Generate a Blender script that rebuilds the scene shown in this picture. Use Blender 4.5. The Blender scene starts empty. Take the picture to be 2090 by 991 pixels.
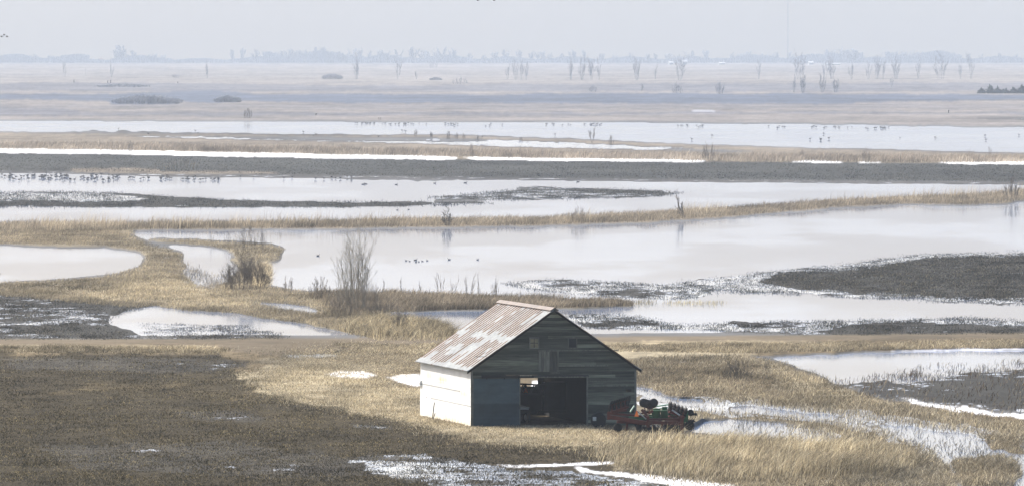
import bpy, math, random
import numpy as np
from math import radians, sin, cos, tan, atan, pi

# ------------------------------------------------------------------ camera, world, sun, exposure
S = bpy.context.scene
COL = S.collection
F, CX, CY, HY, CH = 18000.0, 1045.0, 495.5, 92.0, 23.6     # focal length in photo pixels, centre, level line, eye height
PIT = atan((CY - HY) / F)
cam = bpy.data.cameras.new('camera')
cam.sensor_width = 36.0
cam.lens = F / 2090.0 * 36.0
cam.clip_start = 1.0
cam.clip_end = 60000.0
co = bpy.data.objects.new('camera', cam)
co.location = (0, 0, CH)
co.rotation_euler = (pi / 2 - PIT, 0, 0)
COL.objects.link(co)
S.camera = co

SUN_EL, SUN_AZ = 40.0, 134.0       # azimuth of the sun measured anticlockwise from +X (to the left, a little beyond)
wd = bpy.data.worlds.new('World')
S.world = wd
wd.use_nodes = True
wn = wd.node_tree
bgn = wn.nodes['Background']
sky = wn.nodes.new('ShaderNodeTexSky')
sky.sky_type = 'NISHITA'
sky.sun_disc = False
sky.sun_elevation = radians(SUN_EL)
sky.sun_rotation = radians(90.0 - SUN_AZ)
sky.altitude = 200
sky.air_density = 1.0
sky.dust_density = 4.8
sky.ozone_density = 1.0
wn.links.new(sky.outputs[0], bgn.inputs[0])
bgn.inputs[1].default_value = 0.148
sl = bpy.data.lights.new('sun', 'SUN')
sl.energy = 4.6
sl.angle = radians(0.6)
sl.color = (1.0, 0.97, 0.915)
so = bpy.data.objects.new('sun', sl)
so.rotation_euler = (0, radians(90 - SUN_EL), radians(SUN_AZ))
COL.objects.link(so)
S.view_settings.view_transform = 'Standard'
S.view_settings.look = 'None'
S.view_settings.gamma = 1.0
S.view_settings.use_curve_mapping = False
S.view_settings.exposure = 0.70
S.cycles.max_bounces = 6
S.cycles.transparent_max_bounces = 8
S.cycles.volume_bounces = 1
S.cycles.use_denoising = True
S.cycles.sample_clamp_indirect = 4.0

R = random.Random(7)
NP = np.random.default_rng(11)
HAZE_DENSITY = 0.68e-4

# ------------------------------------------------------------------ helpers
def rays(px, py):
    px = np.asarray(px, float); py = np.asarray(py, float)
    u = (px - CX) / F; v = (CY - py) / F
    return u, cos(PIT) + v * sin(PIT), -sin(PIT) + v * cos(PIT)

def at(px, py, z=0.0):
    u, dy, dz = rays(px, py)
    t = (z - CH) / dz
    return float(u * t), float(dy * t), float(z)

def ppm(py):                                            # photo pixels in a metre at that ground row
    return (py - HY) / CH

def tag(o, label=None, cat=None, group=None, kind=None):
    if label: o['label'] = label
    if cat: o['category'] = cat
    if group: o['group'] = group
    if kind: o['kind'] = kind
    return o

def empty(name, loc, rz=0.0):
    o = bpy.data.objects.new(name, None)
    o.empty_display_size = 0.5
    o.location = loc; o.rotation_euler = (0, 0, rz)
    COL.objects.link(o)
    return o

def mesh(name, V, faces, mat=None, smooth=False, attrs=None, mats=None, fmat=None):
    """faces: list of (k,n) index arrays or of tuples"""
    me = bpy.data.meshes.new(name)
    V = np.asarray(V, np.float32).reshape(-1, 3)
    if len(faces) and not isinstance(faces[0], np.ndarray):
        by = {}
        for f in faces: by.setdefault(len(f), []).append(f)
        faces = [np.asarray(v, np.int32) for v in by.values()]
    faces = [f for f in faces if len(f)]
    loops = np.concatenate([f.ravel() for f in faces]).astype(np.int32)
    sizes = np.concatenate([np.full(len(f), f.shape[1], np.int32) for f in faces])
    starts = np.concatenate([[0], np.cumsum(sizes)[:-1]]).astype(np.int32)
    me.vertices.add(len(V)); me.vertices.foreach_set('co', V.ravel())
    me.loops.add(len(loops)); me.loops.foreach_set('vertex_index', loops)
    me.polygons.add(len(sizes)); me.polygons.foreach_set('loop_start', starts)
    me.polygons.foreach_set('loop_total', sizes)
    if attrs:
        for k, a in attrs.items():
            a = np.asarray(a, np.float32)
            if a.ndim == 2:
                if a.shape[1] == 3: a = np.concatenate([a, np.ones((len(a), 1), np.float32)], 1)
                at_ = me.attributes.new(k, 'FLOAT_COLOR', 'POINT'); at_.data.foreach_set('color', a.ravel())
            else:
                at_ = me.attributes.new(k, 'FLOAT', 'POINT'); at_.data.foreach_set('value', a)
    for m in (mats or ([mat] if mat else [])): me.materials.append(m)
    if fmat is not None: me.polygons.foreach_set('material_index', np.asarray(fmat, np.int32))
    me.update(calc_edges=True)
    me.polygons.foreach_set('use_smooth', np.full(len(sizes), bool(smooth)))
    return me

def link(name, me, parent=None, loc=None, rot=None, scale=None):
    o = bpy.data.objects.new(name, me)
    COL.objects.link(o)
    if parent is not None: o.parent = parent
    if loc is not None: o.location = loc
    if rot is not None: o.rotation_euler = rot
    if scale is not None: o.scale = scale
    return o

def copy_tree(root):
    r = root.copy(); COL.objects.link(r)
    for ch in list(root.children):
        c = ch.copy(); COL.objects.link(c); c.parent = r
        for g in list(ch.children):
            d = g.copy(); COL.objects.link(d); d.parent = c
    return r

class MB:
    """collects solid shapes, builds ONE mesh object"""
    def __init__(self): self.V = []; self.Fc = []; self.T = []; self.tone = 1.0
    def add(self, V, Fs):
        b = len(self.V); self.V += [tuple(v) for v in V]; self.Fc += [tuple(i + b for i in f) for f in Fs]
        self.T += [self.tone] * len(V)
    def hexa(self, P):                                   # 8 points, bottom ring then top ring
        self.add(P, [(0, 3, 2, 1), (4, 5, 6, 7), (0, 1, 5, 4), (1, 2, 6, 5), (2, 3, 7, 6), (3, 0, 4, 7)])
    def box(self, x0, x1, y0, y1, z0, z1):
        self.hexa([(x0, y0, z0), (x1, y0, z0), (x1, y1, z0), (x0, y1, z0), (x0, y0, z1), (x1, y0, z1), (x1, y1, z1), (x0, y1, z1)])
    def bar(self, a, b, w, h=None, n=4):
        h = h or w
        a = np.array(a, float); b = np.array(b, float); d = b - a; L = np.linalg.norm(d)
        if L < 1e-6: return
        d /= L
        up = np.array((0, 0, 1.0)) if abs(d[2]) < .95 else np.array((0, 1.0, 0))
        s = np.cross(d, up); s /= np.linalg.norm(s); u = np.cross(s, d)
        V = []
        for p in (a, b):
            for k in range(n):
                t = 2 * pi * (k + .5) / n; q = 1 / cos(pi / n) if n == 4 else 1
                V.append(p + s * cos(t) * w / 2 * q + u * sin(t) * h / 2 * q)
        Fs = [tuple(range(n - 1, -1, -1)), tuple(range(n, 2 * n))]
        Fs += [(k, (k + 1) % n, n + (k + 1) % n, n + k) for k in range(n)]
        self.add(V, Fs)
    def lathe(self, c, axis, prof, n=18):                # prof: (along axis, radius)
        c = np.array(c, float); d = np.array(axis, float); d /= np.linalg.norm(d)
        up = np.array((0, 0, 1.0)) if abs(d[2]) < .9 else np.array((1.0, 0, 0))
        s = np.cross(d, up); s /= np.linalg.norm(s); u = np.cross(s, d)
        V = []; Fs = []; m = len(prof)
        for (a, r) in prof:
            for k in range(n):
                t = 2 * pi * k / n
                V.append(c + d * a + (s * cos(t) + u * sin(t)) * max(r, 1e-4))
        for i in range(m - 1):
            for k in range(n):
                k2 = (k + 1) % n
                Fs.append((i * n + k, i * n + k2, (i + 1) * n + k2, (i + 1) * n + k))
        Fs.append(tuple(range(n - 1, -1, -1))); Fs.append(tuple((m - 1) * n + k for k in range(n)))
        self.add(V, Fs)
    def ball(self, c, r, n=8, m=6):
        c = np.array(c, float); r = np.array(r, float)
        V = [c + r * (0, 0, -1)]; Fs = []
        for i in range(1, m):
            ph = -pi / 2 + pi * i / m
            for k in range(n):
                t = 2 * pi * k / n
                V.append(c + r * (cos(ph) * cos(t), cos(ph) * sin(t), sin(ph)))
        V.append(c + r * (0, 0, 1)); top = len(V) - 1
        for k in range(n): Fs.append((0, 1 + (k + 1) % n, 1 + k)); Fs.append((top, top - n + k, top - n + (k + 1) % n))
        for i in range(m - 2):
            for k in range(n):
                a = 1 + i * n + k; b = 1 + i * n + (k + 1) % n
                Fs.append((a, b, b + n, a + n))
        self.add(V, Fs)
    def build(self, name, mat, parent=None, loc=None, rot=None, smooth=False):
        me = mesh(name, self.V, self.Fc, mat, smooth, {'tone': np.array(self.T)})
        return link(name, me, parent, loc, rot)

# ------------------------------------------------------------------ numpy noise
def _h(ix, iy, s):
    n = (ix.astype(np.int64) * 374761393 + iy.astype(np.int64) * 668265263 + s * 974634777) & 0x7fffffff
    n = ((n ^ (n >> 13)) * 1274126177) & 0x7fffffff
    return ((n ^ (n >> 16)) & 0xffffff) / float(0xffffff)
def vn(x, y, s=0):
    ix = np.floor(x); iy = np.floor(y); fx = x - ix; fy = y - iy
    fx = fx * fx * (3 - 2 * fx); fy = fy * fy * (3 - 2 * fy)
    a = _h(ix, iy, s); b = _h(ix + 1, iy, s); c = _h(ix, iy + 1, s); d = _h(ix + 1, iy + 1, s)
    return (a + (b - a) * fx) * (1 - fy) + (c + (d - c) * fx) * fy
def fbm(x, y, s=0, o=5, g=.55):
    r = 0; a = 1; t = 0
    for k in range(o):
        r = r + a * (vn(x * 2 ** k + 17.3 * k, y * 2 ** k + 9.1 * k, s + k * 7) - .5); t += a; a *= g
    return r / t * 2                                     # about -1..1
def sm(x, a, b):
    t = np.clip((x - a) / (b - a), 0, 1); return t * t * (3 - 2 * t)
def inside(PX, PY, poly):
    x = [p[0] for p in poly]; y = [p[1] for p in poly]
    out = np.zeros(PX.shape, bool)
    bb = (PX >= min(x)) & (PX <= max(x)) & (PY >= min(y)) & (PY <= max(y))
    if not bb.any(): return out
    qx = PX[bb]; qy = PY[bb]; c = np.zeros(qx.shape, bool)
    j = len(poly) - 1
    for i in range(len(poly)):
        xi, yi = poly[i]; xj, yj = poly[j]
        if yi != yj:
            c ^= ((yi > qy) != (yj > qy)) & (qx < (xj - xi) * (qy - yi) / (yj - yi) + xi)
        j = i
    out[bb] = c
    return out

# ------------------------------------------------------------------ materials
def nmat(name):
    m = bpy.data.materials.new(name); m.use_nodes = True
    return m, m.node_tree, m.node_tree.nodes['Principled BSDF']
def N(nt, t, **kw):
    n = nt.nodes.new(t)
    for k, v in kw.items(): setattr(n, k, v)
    return n
def mathn(nt, op, a, b=None, c=None, clamp=False):
    n = N(nt, 'ShaderNodeMath', operation=op); n.use_clamp = clamp
    for i, v in enumerate((a, b, c)):
        if v is None: continue
        if isinstance(v, (int, float)): n.inputs[i].default_value = v
        else: nt.links.new(v, n.inputs[i])
    return n.outputs[0]
def mrange(nt, v, a, b, c, d, smooth=True):
    n = N(nt, 'ShaderNodeMapRange'); n.interpolation_type = 'SMOOTHSTEP' if smooth else 'LINEAR'
    nt.links.new(v, n.inputs[0])
    for i, q in enumerate((a, b, c, d)): n.inputs[1 + i].default_value = q
    return n.outputs[0]
def noise(nt, vec, scale, detail=4, rough=.55):
    n = N(nt, 'ShaderNodeTexNoise'); n.inputs['Scale'].default_value = scale
    n.inputs['Detail'].default_value = detail; n.inputs['Roughness'].default_value = rough
    if vec is not None: nt.links.new(vec, n.inputs['Vector'])
    return n.outputs[0]
def mixc(nt, f, a, b, bt='MIX'):
    n = N(nt, 'ShaderNodeMix', data_type='RGBA', blend_type=bt)
    for i, v in ((0, f), (6, a), (7, b)):
        if isinstance(v, (int, float)): n.inputs[i].default_value = v
        elif isinstance(v, tuple): n.inputs[i].default_value = (*v, 1)
        else: nt.links.new(v, n.inputs[i])
    return n.outputs[2]
def simple(name, col, rough=.8, metal=0.0, var=.35, scale=3.0, bump=0.0, tone=False, aniso=(1, 1, 1), spec=.3, dirt=None):
    m, nt, b = nmat(name)
    tc = N(nt, 'ShaderNodeTexCoord'); mp = N(nt, 'ShaderNodeMapping'); mp.inputs['Scale'].default_value = aniso
    nt.links.new(tc.outputs['Object'], mp.inputs[0])
    n1 = noise(nt, mp.outputs[0], scale, 6, .6)
    v = mrange(nt, n1, .25, .75, 1 - var, 1 + var)
    c = mixc(nt, 1.0, tuple(col), v, 'MULTIPLY')
    if tone:
        a = N(nt, 'ShaderNodeAttribute', attribute_name='tone')
        c = mixc(nt, 1.0, c, a.outputs['Fac'], 'MULTIPLY')
    if dirt:
        n2 = noise(nt, tc.outputs['Object'], scale * .37, 5, .6)
        c = mixc(nt, mrange(nt, n2, .48, .68, 0, .8), c, tuple(dirt))
    nt.links.new(c, b.inputs['Base Color'])
    b.inputs['Roughness'].default_value = rough; b.inputs['Metallic'].default_value = metal
    b.inputs['Specular IOR Level'].default_value = spec
    if bump:
        bp = N(nt, 'ShaderNodeBump'); bp.inputs['Strength'].default_value = bump; bp.inputs['Distance'].default_value = .02
        nt.links.new(n1, bp.inputs['Height']); nt.links.new(bp.outputs[0], b.inputs['Normal'])
    return m
def attrmat(name, rough=.85, translucent=0.0, spec=.1):
    m, nt, b = nmat(name)
    a = N(nt, 'ShaderNodeAttribute', attribute_name='Col')
    nt.links.new(a.outputs['Color'], b.inputs['Base Color'])
    b.inputs['Roughness'].default_value = rough; b.inputs['Specular IOR Level'].default_value = spec
    if translucent:
        t = N(nt, 'ShaderNodeBsdfTranslucent'); nt.links.new(a.outputs['Color'], t.inputs[0])
        mx = N(nt, 'ShaderNodeMixShader'); mx.inputs[0].default_value = translucent
        nt.links.new(b.outputs[0], mx.inputs[1]); nt.links.new(t.outputs[0], mx.inputs[2])
        nt.links.new(mx.outputs[0], nt.nodes['Material Output'].inputs[0])
    return m

M = {}
M['grass'] = attrmat('dry_grass', .8, .42)
M['wood_dark'] = simple('weathered_siding', (.064, .068, .050), .85, var=.55, scale=1.3, tone=True, aniso=(.5, 1, 9), bump=.4)
M['wood_in'] = simple('shade_dark_timber', (.009, .008, .007), .9, var=.4, scale=2)  # near black: the shade of the barn interior is in the colour
M['loft'] = simple('grey_planks', (.10, .10, .08), .85, var=.5, scale=2, tone=True, aniso=(6, 1, .7), bump=.3)
M['door'] = simple('blue_grey_door', (.034, .054, .062), .6, var=.25, scale=1.2, tone=True, aniso=(1, 1, 3))
M['trim'] = simple('pale_trim', (.14, .14, .12), .8, var=.4, scale=3)
M['black'] = simple('blackened_steel', (.012, .012, .013), .6, var=.3, spec=.3)
M['tyre'] = simple('tyre_rubber', (.018, .018, .018), .85, var=.3)
M['rim'] = simple('pale_rim', (.42, .43, .40), .5, var=.3, dirt=(.12, .09, .06))
M['red'] = simple('shaded_red_paint', (.085, .016, .010), .5, var=.4, dirt=(.10, .04, .02))  # red darkened: the barn's shadow is put into the colour
M['green'] = simple('green_paint', (.018, .085, .032), .45, var=.4, dirt=(.03, .05, .02))
M['lgreen'] = simple('pale_green_pipe', (.30, .48, .33), .5, var=.3)
M['orange'] = simple('orange_reflector', (.95, .22, .03), .5, var=.1)
M['rust'] = simple('rusty_steel', (.16, .07, .035), .8, var=.5)
M['grey'] = simple('grey_metal', (.34, .35, .34), .45, var=.3)
M['pane'] = simple('curtained_pane', (.18, .16, .10), .35, var=.3)
M['bark'] = simple('pale_bark', (.36, .31, .23), .9, var=.4, scale=2)
M['twig'] = simple('brown_twigs', (.22, .18, .135), .9, var=.4, scale=2)
M['twig_mid'] = simple('grey_brown_twigs', (.15, .125, .10), .9, var=.4, scale=2)
M['twig_dark'] = simple('dark_twigs', (.11, .095, .08), .9, var=.4, scale=2)
M['far_bark'] = simple('haze_paled_bark', (.30, .30, .32), .9, var=.3, scale=.5)  # lightened so the colour carries part of the distance haze
M['cedar'] = simple('cedar_green', (.025, .035, .022), .9, var=.5, scale=1)
M['white'] = simple('white_paint', (.8, .8, .78), .6, var=.08)
M['goose'] = simple('goose_feathers', (.075, .065, .055), .8, var=.4, scale=8, tone=True)
M['pole'] = simple('mast_steel', (.2, .2, .2), .6, var=.1)

# snow
m, nt, b = nmat('snow'); M['snow'] = m
b.inputs['Base Color'].default_value = (.86, .87, .9, 1); b.inputs['Roughness'].default_value = .7

# water with thin rotten ice
def water_nodes(nt):
    geo = N(nt, 'ShaderNodeNewGeometry')
    mp = N(nt, 'ShaderNodeMapping'); mp.inputs['Scale'].default_value = (1, .22, 1); nt.links.new(geo.outputs['Position'], mp.inputs[0])
    big = noise(nt, mp.outputs[0], .035, 5, .6)
    ice = mrange(nt, big, .42, .58, 0, 1)
    return geo, mp, ice
m, nt, b = nmat('water'); M['water'] = m
geo, mp, ice = water_nodes(nt)
mp2 = N(nt, 'ShaderNodeMapping'); mp2.inputs['Scale'].default_value = (.25, 1, 1); nt.links.new(geo.outputs['Position'], mp2.inputs[0])
fine = mrange(nt, noise(nt, mp2.outputs[0], .16, 8, .7), .4, .62, 0, 1)
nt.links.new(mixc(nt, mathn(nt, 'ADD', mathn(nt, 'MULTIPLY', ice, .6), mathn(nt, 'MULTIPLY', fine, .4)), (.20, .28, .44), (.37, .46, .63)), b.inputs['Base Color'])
nt.links.new(mrange(nt, ice, 0, 1, .04, .08), b.inputs['Roughness'])
b.inputs['IOR'].default_value = 1.4
rip = noise(nt, geo.outputs['Position'], 2.2, 3, .5)
bp = N(nt, 'ShaderNodeBump'); bp.inputs['Strength'].default_value = .05; bp.inputs['Distance'].default_value = .02
nt.links.new(rip, bp.inputs['Height']); nt.links.new(bp.outputs[0], b.inputs['Normal'])

# ground
m, nt, b = nmat('ground'); M['ground'] = m
geo = N(nt, 'ShaderNodeNewGeometry'); P = geo.outputs['Position']
ac = N(nt, 'ShaderNodeAttribute', attribute_name='Col')
aw = N(nt, 'ShaderNodeAttribute', attribute_name='Wet')
ar = N(nt, 'ShaderNodeAttribute', attribute_name='Rough')
n1 = noise(nt, P, .55, 9, .68)
n2 = noise(nt, P, 3.5, 5, .6)
mp = N(nt, 'ShaderNodeMapping'); mp.inputs['Scale'].default_value = (1, .35, 1); nt.links.new(P, mp.inputs[0])
n3 = noise(nt, mp.outputs[0], .22, 12, .76)
v = mathn(nt, 'MULTIPLY', mrange(nt, n1, .3, .7, .45, 1.6, False), mrange(nt, n2, .3, .7, .6, 1.45, False))
v = mathn(nt, 'ADD', mathn(nt, 'MULTIPLY', mathn(nt, 'SUBTRACT', v, 1.0), ar.outputs['Fac']), 1.0)
c = mixc(nt, 1.0, ac.outputs['Color'], v, 'MULTIPLY')
thr = mathn(nt, 'ADD', n3, mathn(nt, 'MULTIPLY', mathn(nt, 'SUBTRACT', aw.outputs['Fac'], .5), .62))
wm = mathn(nt, 'MULTIPLY', mrange(nt, thr, .485, .55, 0, 1), mrange(nt, aw.outputs['Fac'], .01, .08, 0, 1))
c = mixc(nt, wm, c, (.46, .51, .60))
nt.links.new(c, b.inputs['Base Color'])
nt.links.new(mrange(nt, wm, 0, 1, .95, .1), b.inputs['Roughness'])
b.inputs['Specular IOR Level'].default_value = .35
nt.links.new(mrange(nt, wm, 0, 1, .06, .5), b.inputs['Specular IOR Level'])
bp = N(nt, 'ShaderNodeBump'); bp.inputs['Distance'].default_value = .12
nt.links.new(mathn(nt, 'MULTIPLY', mathn(nt, 'SUBTRACT', 1.0, wm), ar.outputs['Fac']), bp.inputs['Strength'])
nt.links.new(mathn(nt, 'ADD', n1, mathn(nt, 'MULTIPLY', n2, .4)), bp.inputs['Height'])
nt.links.new(bp.outputs[0], b.inputs['Normal'])

# ------------------------------------------------------------------ terrain: classes and outlines
#           albedo                height  wet  rough
CL = {
 'water':  ((.10, .10, .10),     -.06,   0.0, .3),
 'ice':    ((.48, .50, .56),      .006,  0.0, .12),
 'mud':    ((.032, .031, .028),   .05,   .30, .8),
 'mudwet': ((.034, .033, .031),   .045,   .46, .8),
 'mudwetter': ((.038, .036, .034),  .04,  .62, .8),
 'soil':   ((.034, .026, .013),   .25,   .07, 1.0),
 'soilwet': ((.045, .040, .032),  .24,   .31, 1.0),
 'icypatch': ((.06, .058, .054),    .22,   .56, 1.0),
 'grass':  ((.15, .126, .085),    .25,   0.0, .9),
 'tan':    ((.27, .23, .155),    .26,   0.0, .8),
 'brown':  ((.11, .085, .05),     .25,   0.0, 1.0),
 'marsh':  ((.12, .096, .06),    .08,   .40, 1.0),
 'marshwet': ((.10, .082, .055),   .035,   .66, 1.0),
 'reed':   ((.15, .12, .08),     .30,   0.0, .9),
 'road':   ((.115, .092, .062),    .55,   0.0, .45),
 'ditch':  ((.115, .088, .05),    .28,   0.0, 1.0),
 'bank':   ((.20, .165, .105),      .40,   0.0, 1.0),
 'snow':   ((.90, .90, .90),      .30,   0.0, .1),
 'snowlow': ((.88, .89, .92),     .24,   0.0, .25),
 'darkfield': ((.036, .036, .032), .10,  .05, .7),
 'darkstrip': ((.055, .052, .048), .06,  .40, .6),
 'greyland': ((.15, .125, .095),  .15,   .10, 1.0),
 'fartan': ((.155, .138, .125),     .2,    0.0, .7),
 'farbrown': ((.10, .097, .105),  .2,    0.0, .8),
 'fardark': ((.06, .07, .095),  .2,    0.0, .7),  # dark ground paled, some distance haze is in its colour
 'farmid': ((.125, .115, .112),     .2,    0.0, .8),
}
A_, B_ = -2600, 4700
def band(top, bot):
    t = [(A_, top[0][1])] + top + [(B_, top[-1][1])]; q = [(A_, bot[0][1])] + bot + [(B_, bot[-1][1])]
    return t + q[::-1]
LAY = []
def L(cls, poly, jx=10, jy=1.5): LAY.append((cls, poly, jx, jy))
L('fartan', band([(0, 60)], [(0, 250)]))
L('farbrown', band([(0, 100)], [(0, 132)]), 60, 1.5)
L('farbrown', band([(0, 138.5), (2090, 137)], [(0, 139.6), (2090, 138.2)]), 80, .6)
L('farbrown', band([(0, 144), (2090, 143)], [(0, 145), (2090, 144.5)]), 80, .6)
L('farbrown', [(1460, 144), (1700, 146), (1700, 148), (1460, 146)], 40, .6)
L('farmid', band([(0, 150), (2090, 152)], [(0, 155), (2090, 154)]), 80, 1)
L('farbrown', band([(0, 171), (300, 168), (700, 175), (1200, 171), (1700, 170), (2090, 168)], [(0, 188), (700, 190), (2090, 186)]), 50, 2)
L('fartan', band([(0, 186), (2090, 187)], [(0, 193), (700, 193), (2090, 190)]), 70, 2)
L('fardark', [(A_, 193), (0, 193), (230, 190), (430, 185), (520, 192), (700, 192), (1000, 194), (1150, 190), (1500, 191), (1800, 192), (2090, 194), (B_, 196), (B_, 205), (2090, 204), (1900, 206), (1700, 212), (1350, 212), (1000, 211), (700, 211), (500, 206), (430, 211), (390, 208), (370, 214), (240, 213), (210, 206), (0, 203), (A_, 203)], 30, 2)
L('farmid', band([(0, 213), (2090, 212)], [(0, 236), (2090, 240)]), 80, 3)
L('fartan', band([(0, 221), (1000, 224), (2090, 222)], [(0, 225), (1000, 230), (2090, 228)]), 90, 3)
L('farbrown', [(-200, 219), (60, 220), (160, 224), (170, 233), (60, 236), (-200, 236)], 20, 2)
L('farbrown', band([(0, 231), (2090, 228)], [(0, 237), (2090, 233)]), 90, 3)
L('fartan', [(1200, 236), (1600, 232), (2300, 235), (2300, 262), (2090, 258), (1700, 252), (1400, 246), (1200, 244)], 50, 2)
L('ice', [(1412, 226.6), (1455, 226.6), (1458, 228.2), (1414, 228.2)], 8, .4)
L('darkstrip', [(1940, 240), (2090, 239), (2300, 240), (2300, 245), (2050, 244)], 30, 1)
# first far flooded field and everything down to the levee
L('water', band([(0, 244), (700, 246), (1300, 247), (1500, 250), (1700, 255), (2090, 262)], [(0, 700), (2090, 700)]), 5, .5)
L('darkstrip', [(180, 262), (270, 266), (400, 270), (270, 270), (120, 263)], 10, .8)
L('greyland', [(A_, 270), (0, 271), (300, 274), (700, 274), (850, 275), (1000, 280), (1150, 285), (1300, 291), (1450, 298), (1700, 305), (2090, 314), (B_, 318), (B_, 332), (2090, 332), (1400, 330), (700, 318), (0, 306), (A_, 304)], 8, 1)
L('darkstrip', band([(0, 270), (300, 272), (700, 274), (850, 276)], [(0, 274.5), (300, 276), (700, 277), (850, 277.5)])[1:-1][:8], 8, .8)
L('mudwetter', [(150, 276.5), (500, 278), (700, 279), (860, 280), (1000, 284), (1150, 290), (1300, 297), (1420, 303), (1350, 307), (1150, 303), (1000, 299), (850, 294), (650, 289), (400, 283), (250, 279)], 14, 1)
L('water', [(420, 279), (700, 280.5), (900, 282), (1010, 287), (940, 289), (760, 287), (620, 285.5)], 14, 1)
L('water', [(1385, 303.5), (1480, 306), (1540, 309), (1500, 311), (1400, 309), (1350, 306)], 10, .8)
L('reed', [(A_, 292), (0, 294), (300, 298), (450, 302), (700, 306), (1000, 312), (1350, 318), (1700, 320), (2090, 322), (B_, 324), (B_, 334), (2090, 333), (1400, 331), (700, 322), (0, 310), (A_, 308)], 12, 1.5)
L('darkfield', [(A_, 309), (0, 311), (450, 318), (700, 322), (1200, 327), (1440, 330), (1700, 331), (2090, 334), (B_, 336), (B_, 376), (2090, 371), (1700, 368), (1400, 366), (1000, 362), (700, 359), (450, 354), (0, 349), (A_, 347)], 8, .8)
L('snow', [(A_, 302), (0, 303.5), (200, 306), (450, 311), (560, 312.5), (700, 315.5), (850, 317.5), (900, 319), (930, 321.5), (920, 325), (800, 324.5), (700, 323), (450, 318.5), (250, 314), (0, 311.5), (A_, 310)], 16, 1.2)
L('snow', [(945, 321), (1000, 320.5), (1060, 323), (1150, 322), (1250, 324), (1330, 325), (1380, 324), (1440, 326), (1435, 330.5), (1200, 328), (1060, 327), (970, 325.5)], 10, 1.2)
L('snow', [(1610, 329), (1650, 327), (1700, 329), (1735, 331), (1700, 332), (1620, 331)], 8, .8)
L('snow', [(1760, 330), (1800, 331), (1795, 333), (1750, 332)], 5, .6)
L('snow', [(1905, 331), (1960, 331), (2090, 330), (B_, 331), (B_, 335), (2090, 335), (1960, 334)], 10, 1)
L('darkstrip', [(A_, 346), (0, 348), (200, 350), (400, 352), (700, 357), (1000, 361), (1400, 366), (1700, 369), (2090, 373), (B_, 376), (B_, 381), (2090, 378), (1700, 375), (1400, 371.5), (1000, 367), (700, 365), (400, 362), (200, 355), (0, 353.5), (A_, 352)], 15, 1)
L('greyland', [(140, 344), (260, 342), (330, 345), (330, 349), (420, 349), (560, 352), (560, 355), (300, 354), (150, 350)], 15, 1.5)
# flooded field with a mud flat
L('mud', [(A_, 396), (0, 398), (60, 391), (230, 393), (400, 403), (560, 411), (700, 413), (850, 411), (1000, 413), (1008, 416.5), (850, 420), (700, 424), (450, 424), (0, 422), (A_, 420)], 24, 1.6)
L('mudwetter', [(A_, 396), (0, 396), (60, 393), (210, 394), (300, 405), (280, 411), (130, 412), (0, 407), (A_, 408)], 20, 2)
L('mudwet', [(860, 404), (940, 397), (1020, 390), (1090, 385), (1180, 384), (1300, 387), (1395, 393), (1370, 399), (1250, 404), (1100, 407), (900, 409)], 30, 1.8)
L('mud', [(1150, 385), (1300, 388), (1395, 393), (1370, 397), (1200, 394)], 20, 1)
L('mudwet', [(700, 367), (850, 370), (1000, 374), (1125, 380.5), (1180, 384), (1090, 384), (900, 375), (750, 371)], 20, .9)
L('mudwet', [(620, 394), (720, 394), (730, 396), (640, 396.5)], 10, .6)
# the long reed berm
L('reed', [(A_, 462), (0, 462), (200, 460), (350, 460), (600, 457), (850, 452), (1100, 449), (1300, 439), (1500, 427), (1700, 412), (1900, 404), (2000, 400), (2090, 391), (B_, 360), (B_, 378), (2090, 406), (2060, 412), (1990, 417), (1850, 415), (1700, 423), (1500, 441), (1300, 453), (1100, 459), (850, 463), (600, 466), (300, 468), (200, 470), (A_, 476)], 10, 1.5)
# marsh land to the left, island and the strip behind the barn
L('grass', [(A_, 462), (0, 462), (200, 463), (285, 463), (272, 480), (300, 500), (355, 508), (378, 520), (362, 545), (385, 570), (405, 590), (440, 586), (470, 568), (492, 548), (478, 530), (486, 518), (460, 508), (420, 499), (340, 494), (285, 488), (300, 486), (400, 489), (450, 493), (540, 498), (582, 510), (565, 530), (540, 540), (556, 558), (540, 584), (600, 594), (700, 600), (800, 601), (900, 604), (1040, 608), (1180, 614), (1290, 619), (1290, 622), (1180, 626), (1040, 628), (960, 631), (870, 632), (835, 636), (850, 658), (890, 672), (925, 684), (925, 690), (770, 690), (740, 676), (660, 662), (600, 648), (540, 641), (480, 636), (400, 630), (320, 622), (200, 616), (100, 608), (0, 599), (A_, 596)], 12, 2.5)
L('tan', [(270, 575), (340, 560), (420, 590), (520, 605), (520, 630), (420, 622), (300, 612), (60, 600), (60, 590)], 20, 4)
L('tan', [(500, 640), (560, 640), (700, 668), (790, 688), (700, 672), (560, 648)], 10, 3)
L('brown', [(A_, 464), (0, 466), (250, 466), (262, 480), (240, 494), (100, 496), (A_, 494)], 14, 2)
L('brown', [(830, 606), (1150, 614), (1150, 624), (950, 628), (830, 628), (700, 624), (700, 604)], 20, 3)
L('marsh', [(330, 520), (378, 524), (370, 548), (390, 575), (395, 590), (340, 560)], 16, 3)
L('water', [(A_, 496), (0, 497), (120, 502), (220, 503), (288, 513), (303, 525), (285, 545), (240, 562), (150, 570), (60, 576), (0, 580), (A_, 584)], 6, 1.5)
L('mudwet', [(A_, 512), (0, 513), (50, 514), (45, 517), (0, 518), (A_, 518)], 8, 1)
L('mudwet', [(A_, 538), (0, 538), (28, 541), (0, 544), (A_, 544)], 8, 1)
L('mud', [(A_, 554), (0, 555), (35, 557), (10, 562), (A_, 562)], 8, 1)
L('water', [(500, 613), (560, 615), (620, 620), (665, 634), (640, 645), (575, 634), (525, 624)], 6, 1.5)
L('water', [(770, 632), (835, 634), (850, 655), (830, 655), (790, 642)], 6, 2)
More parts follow.
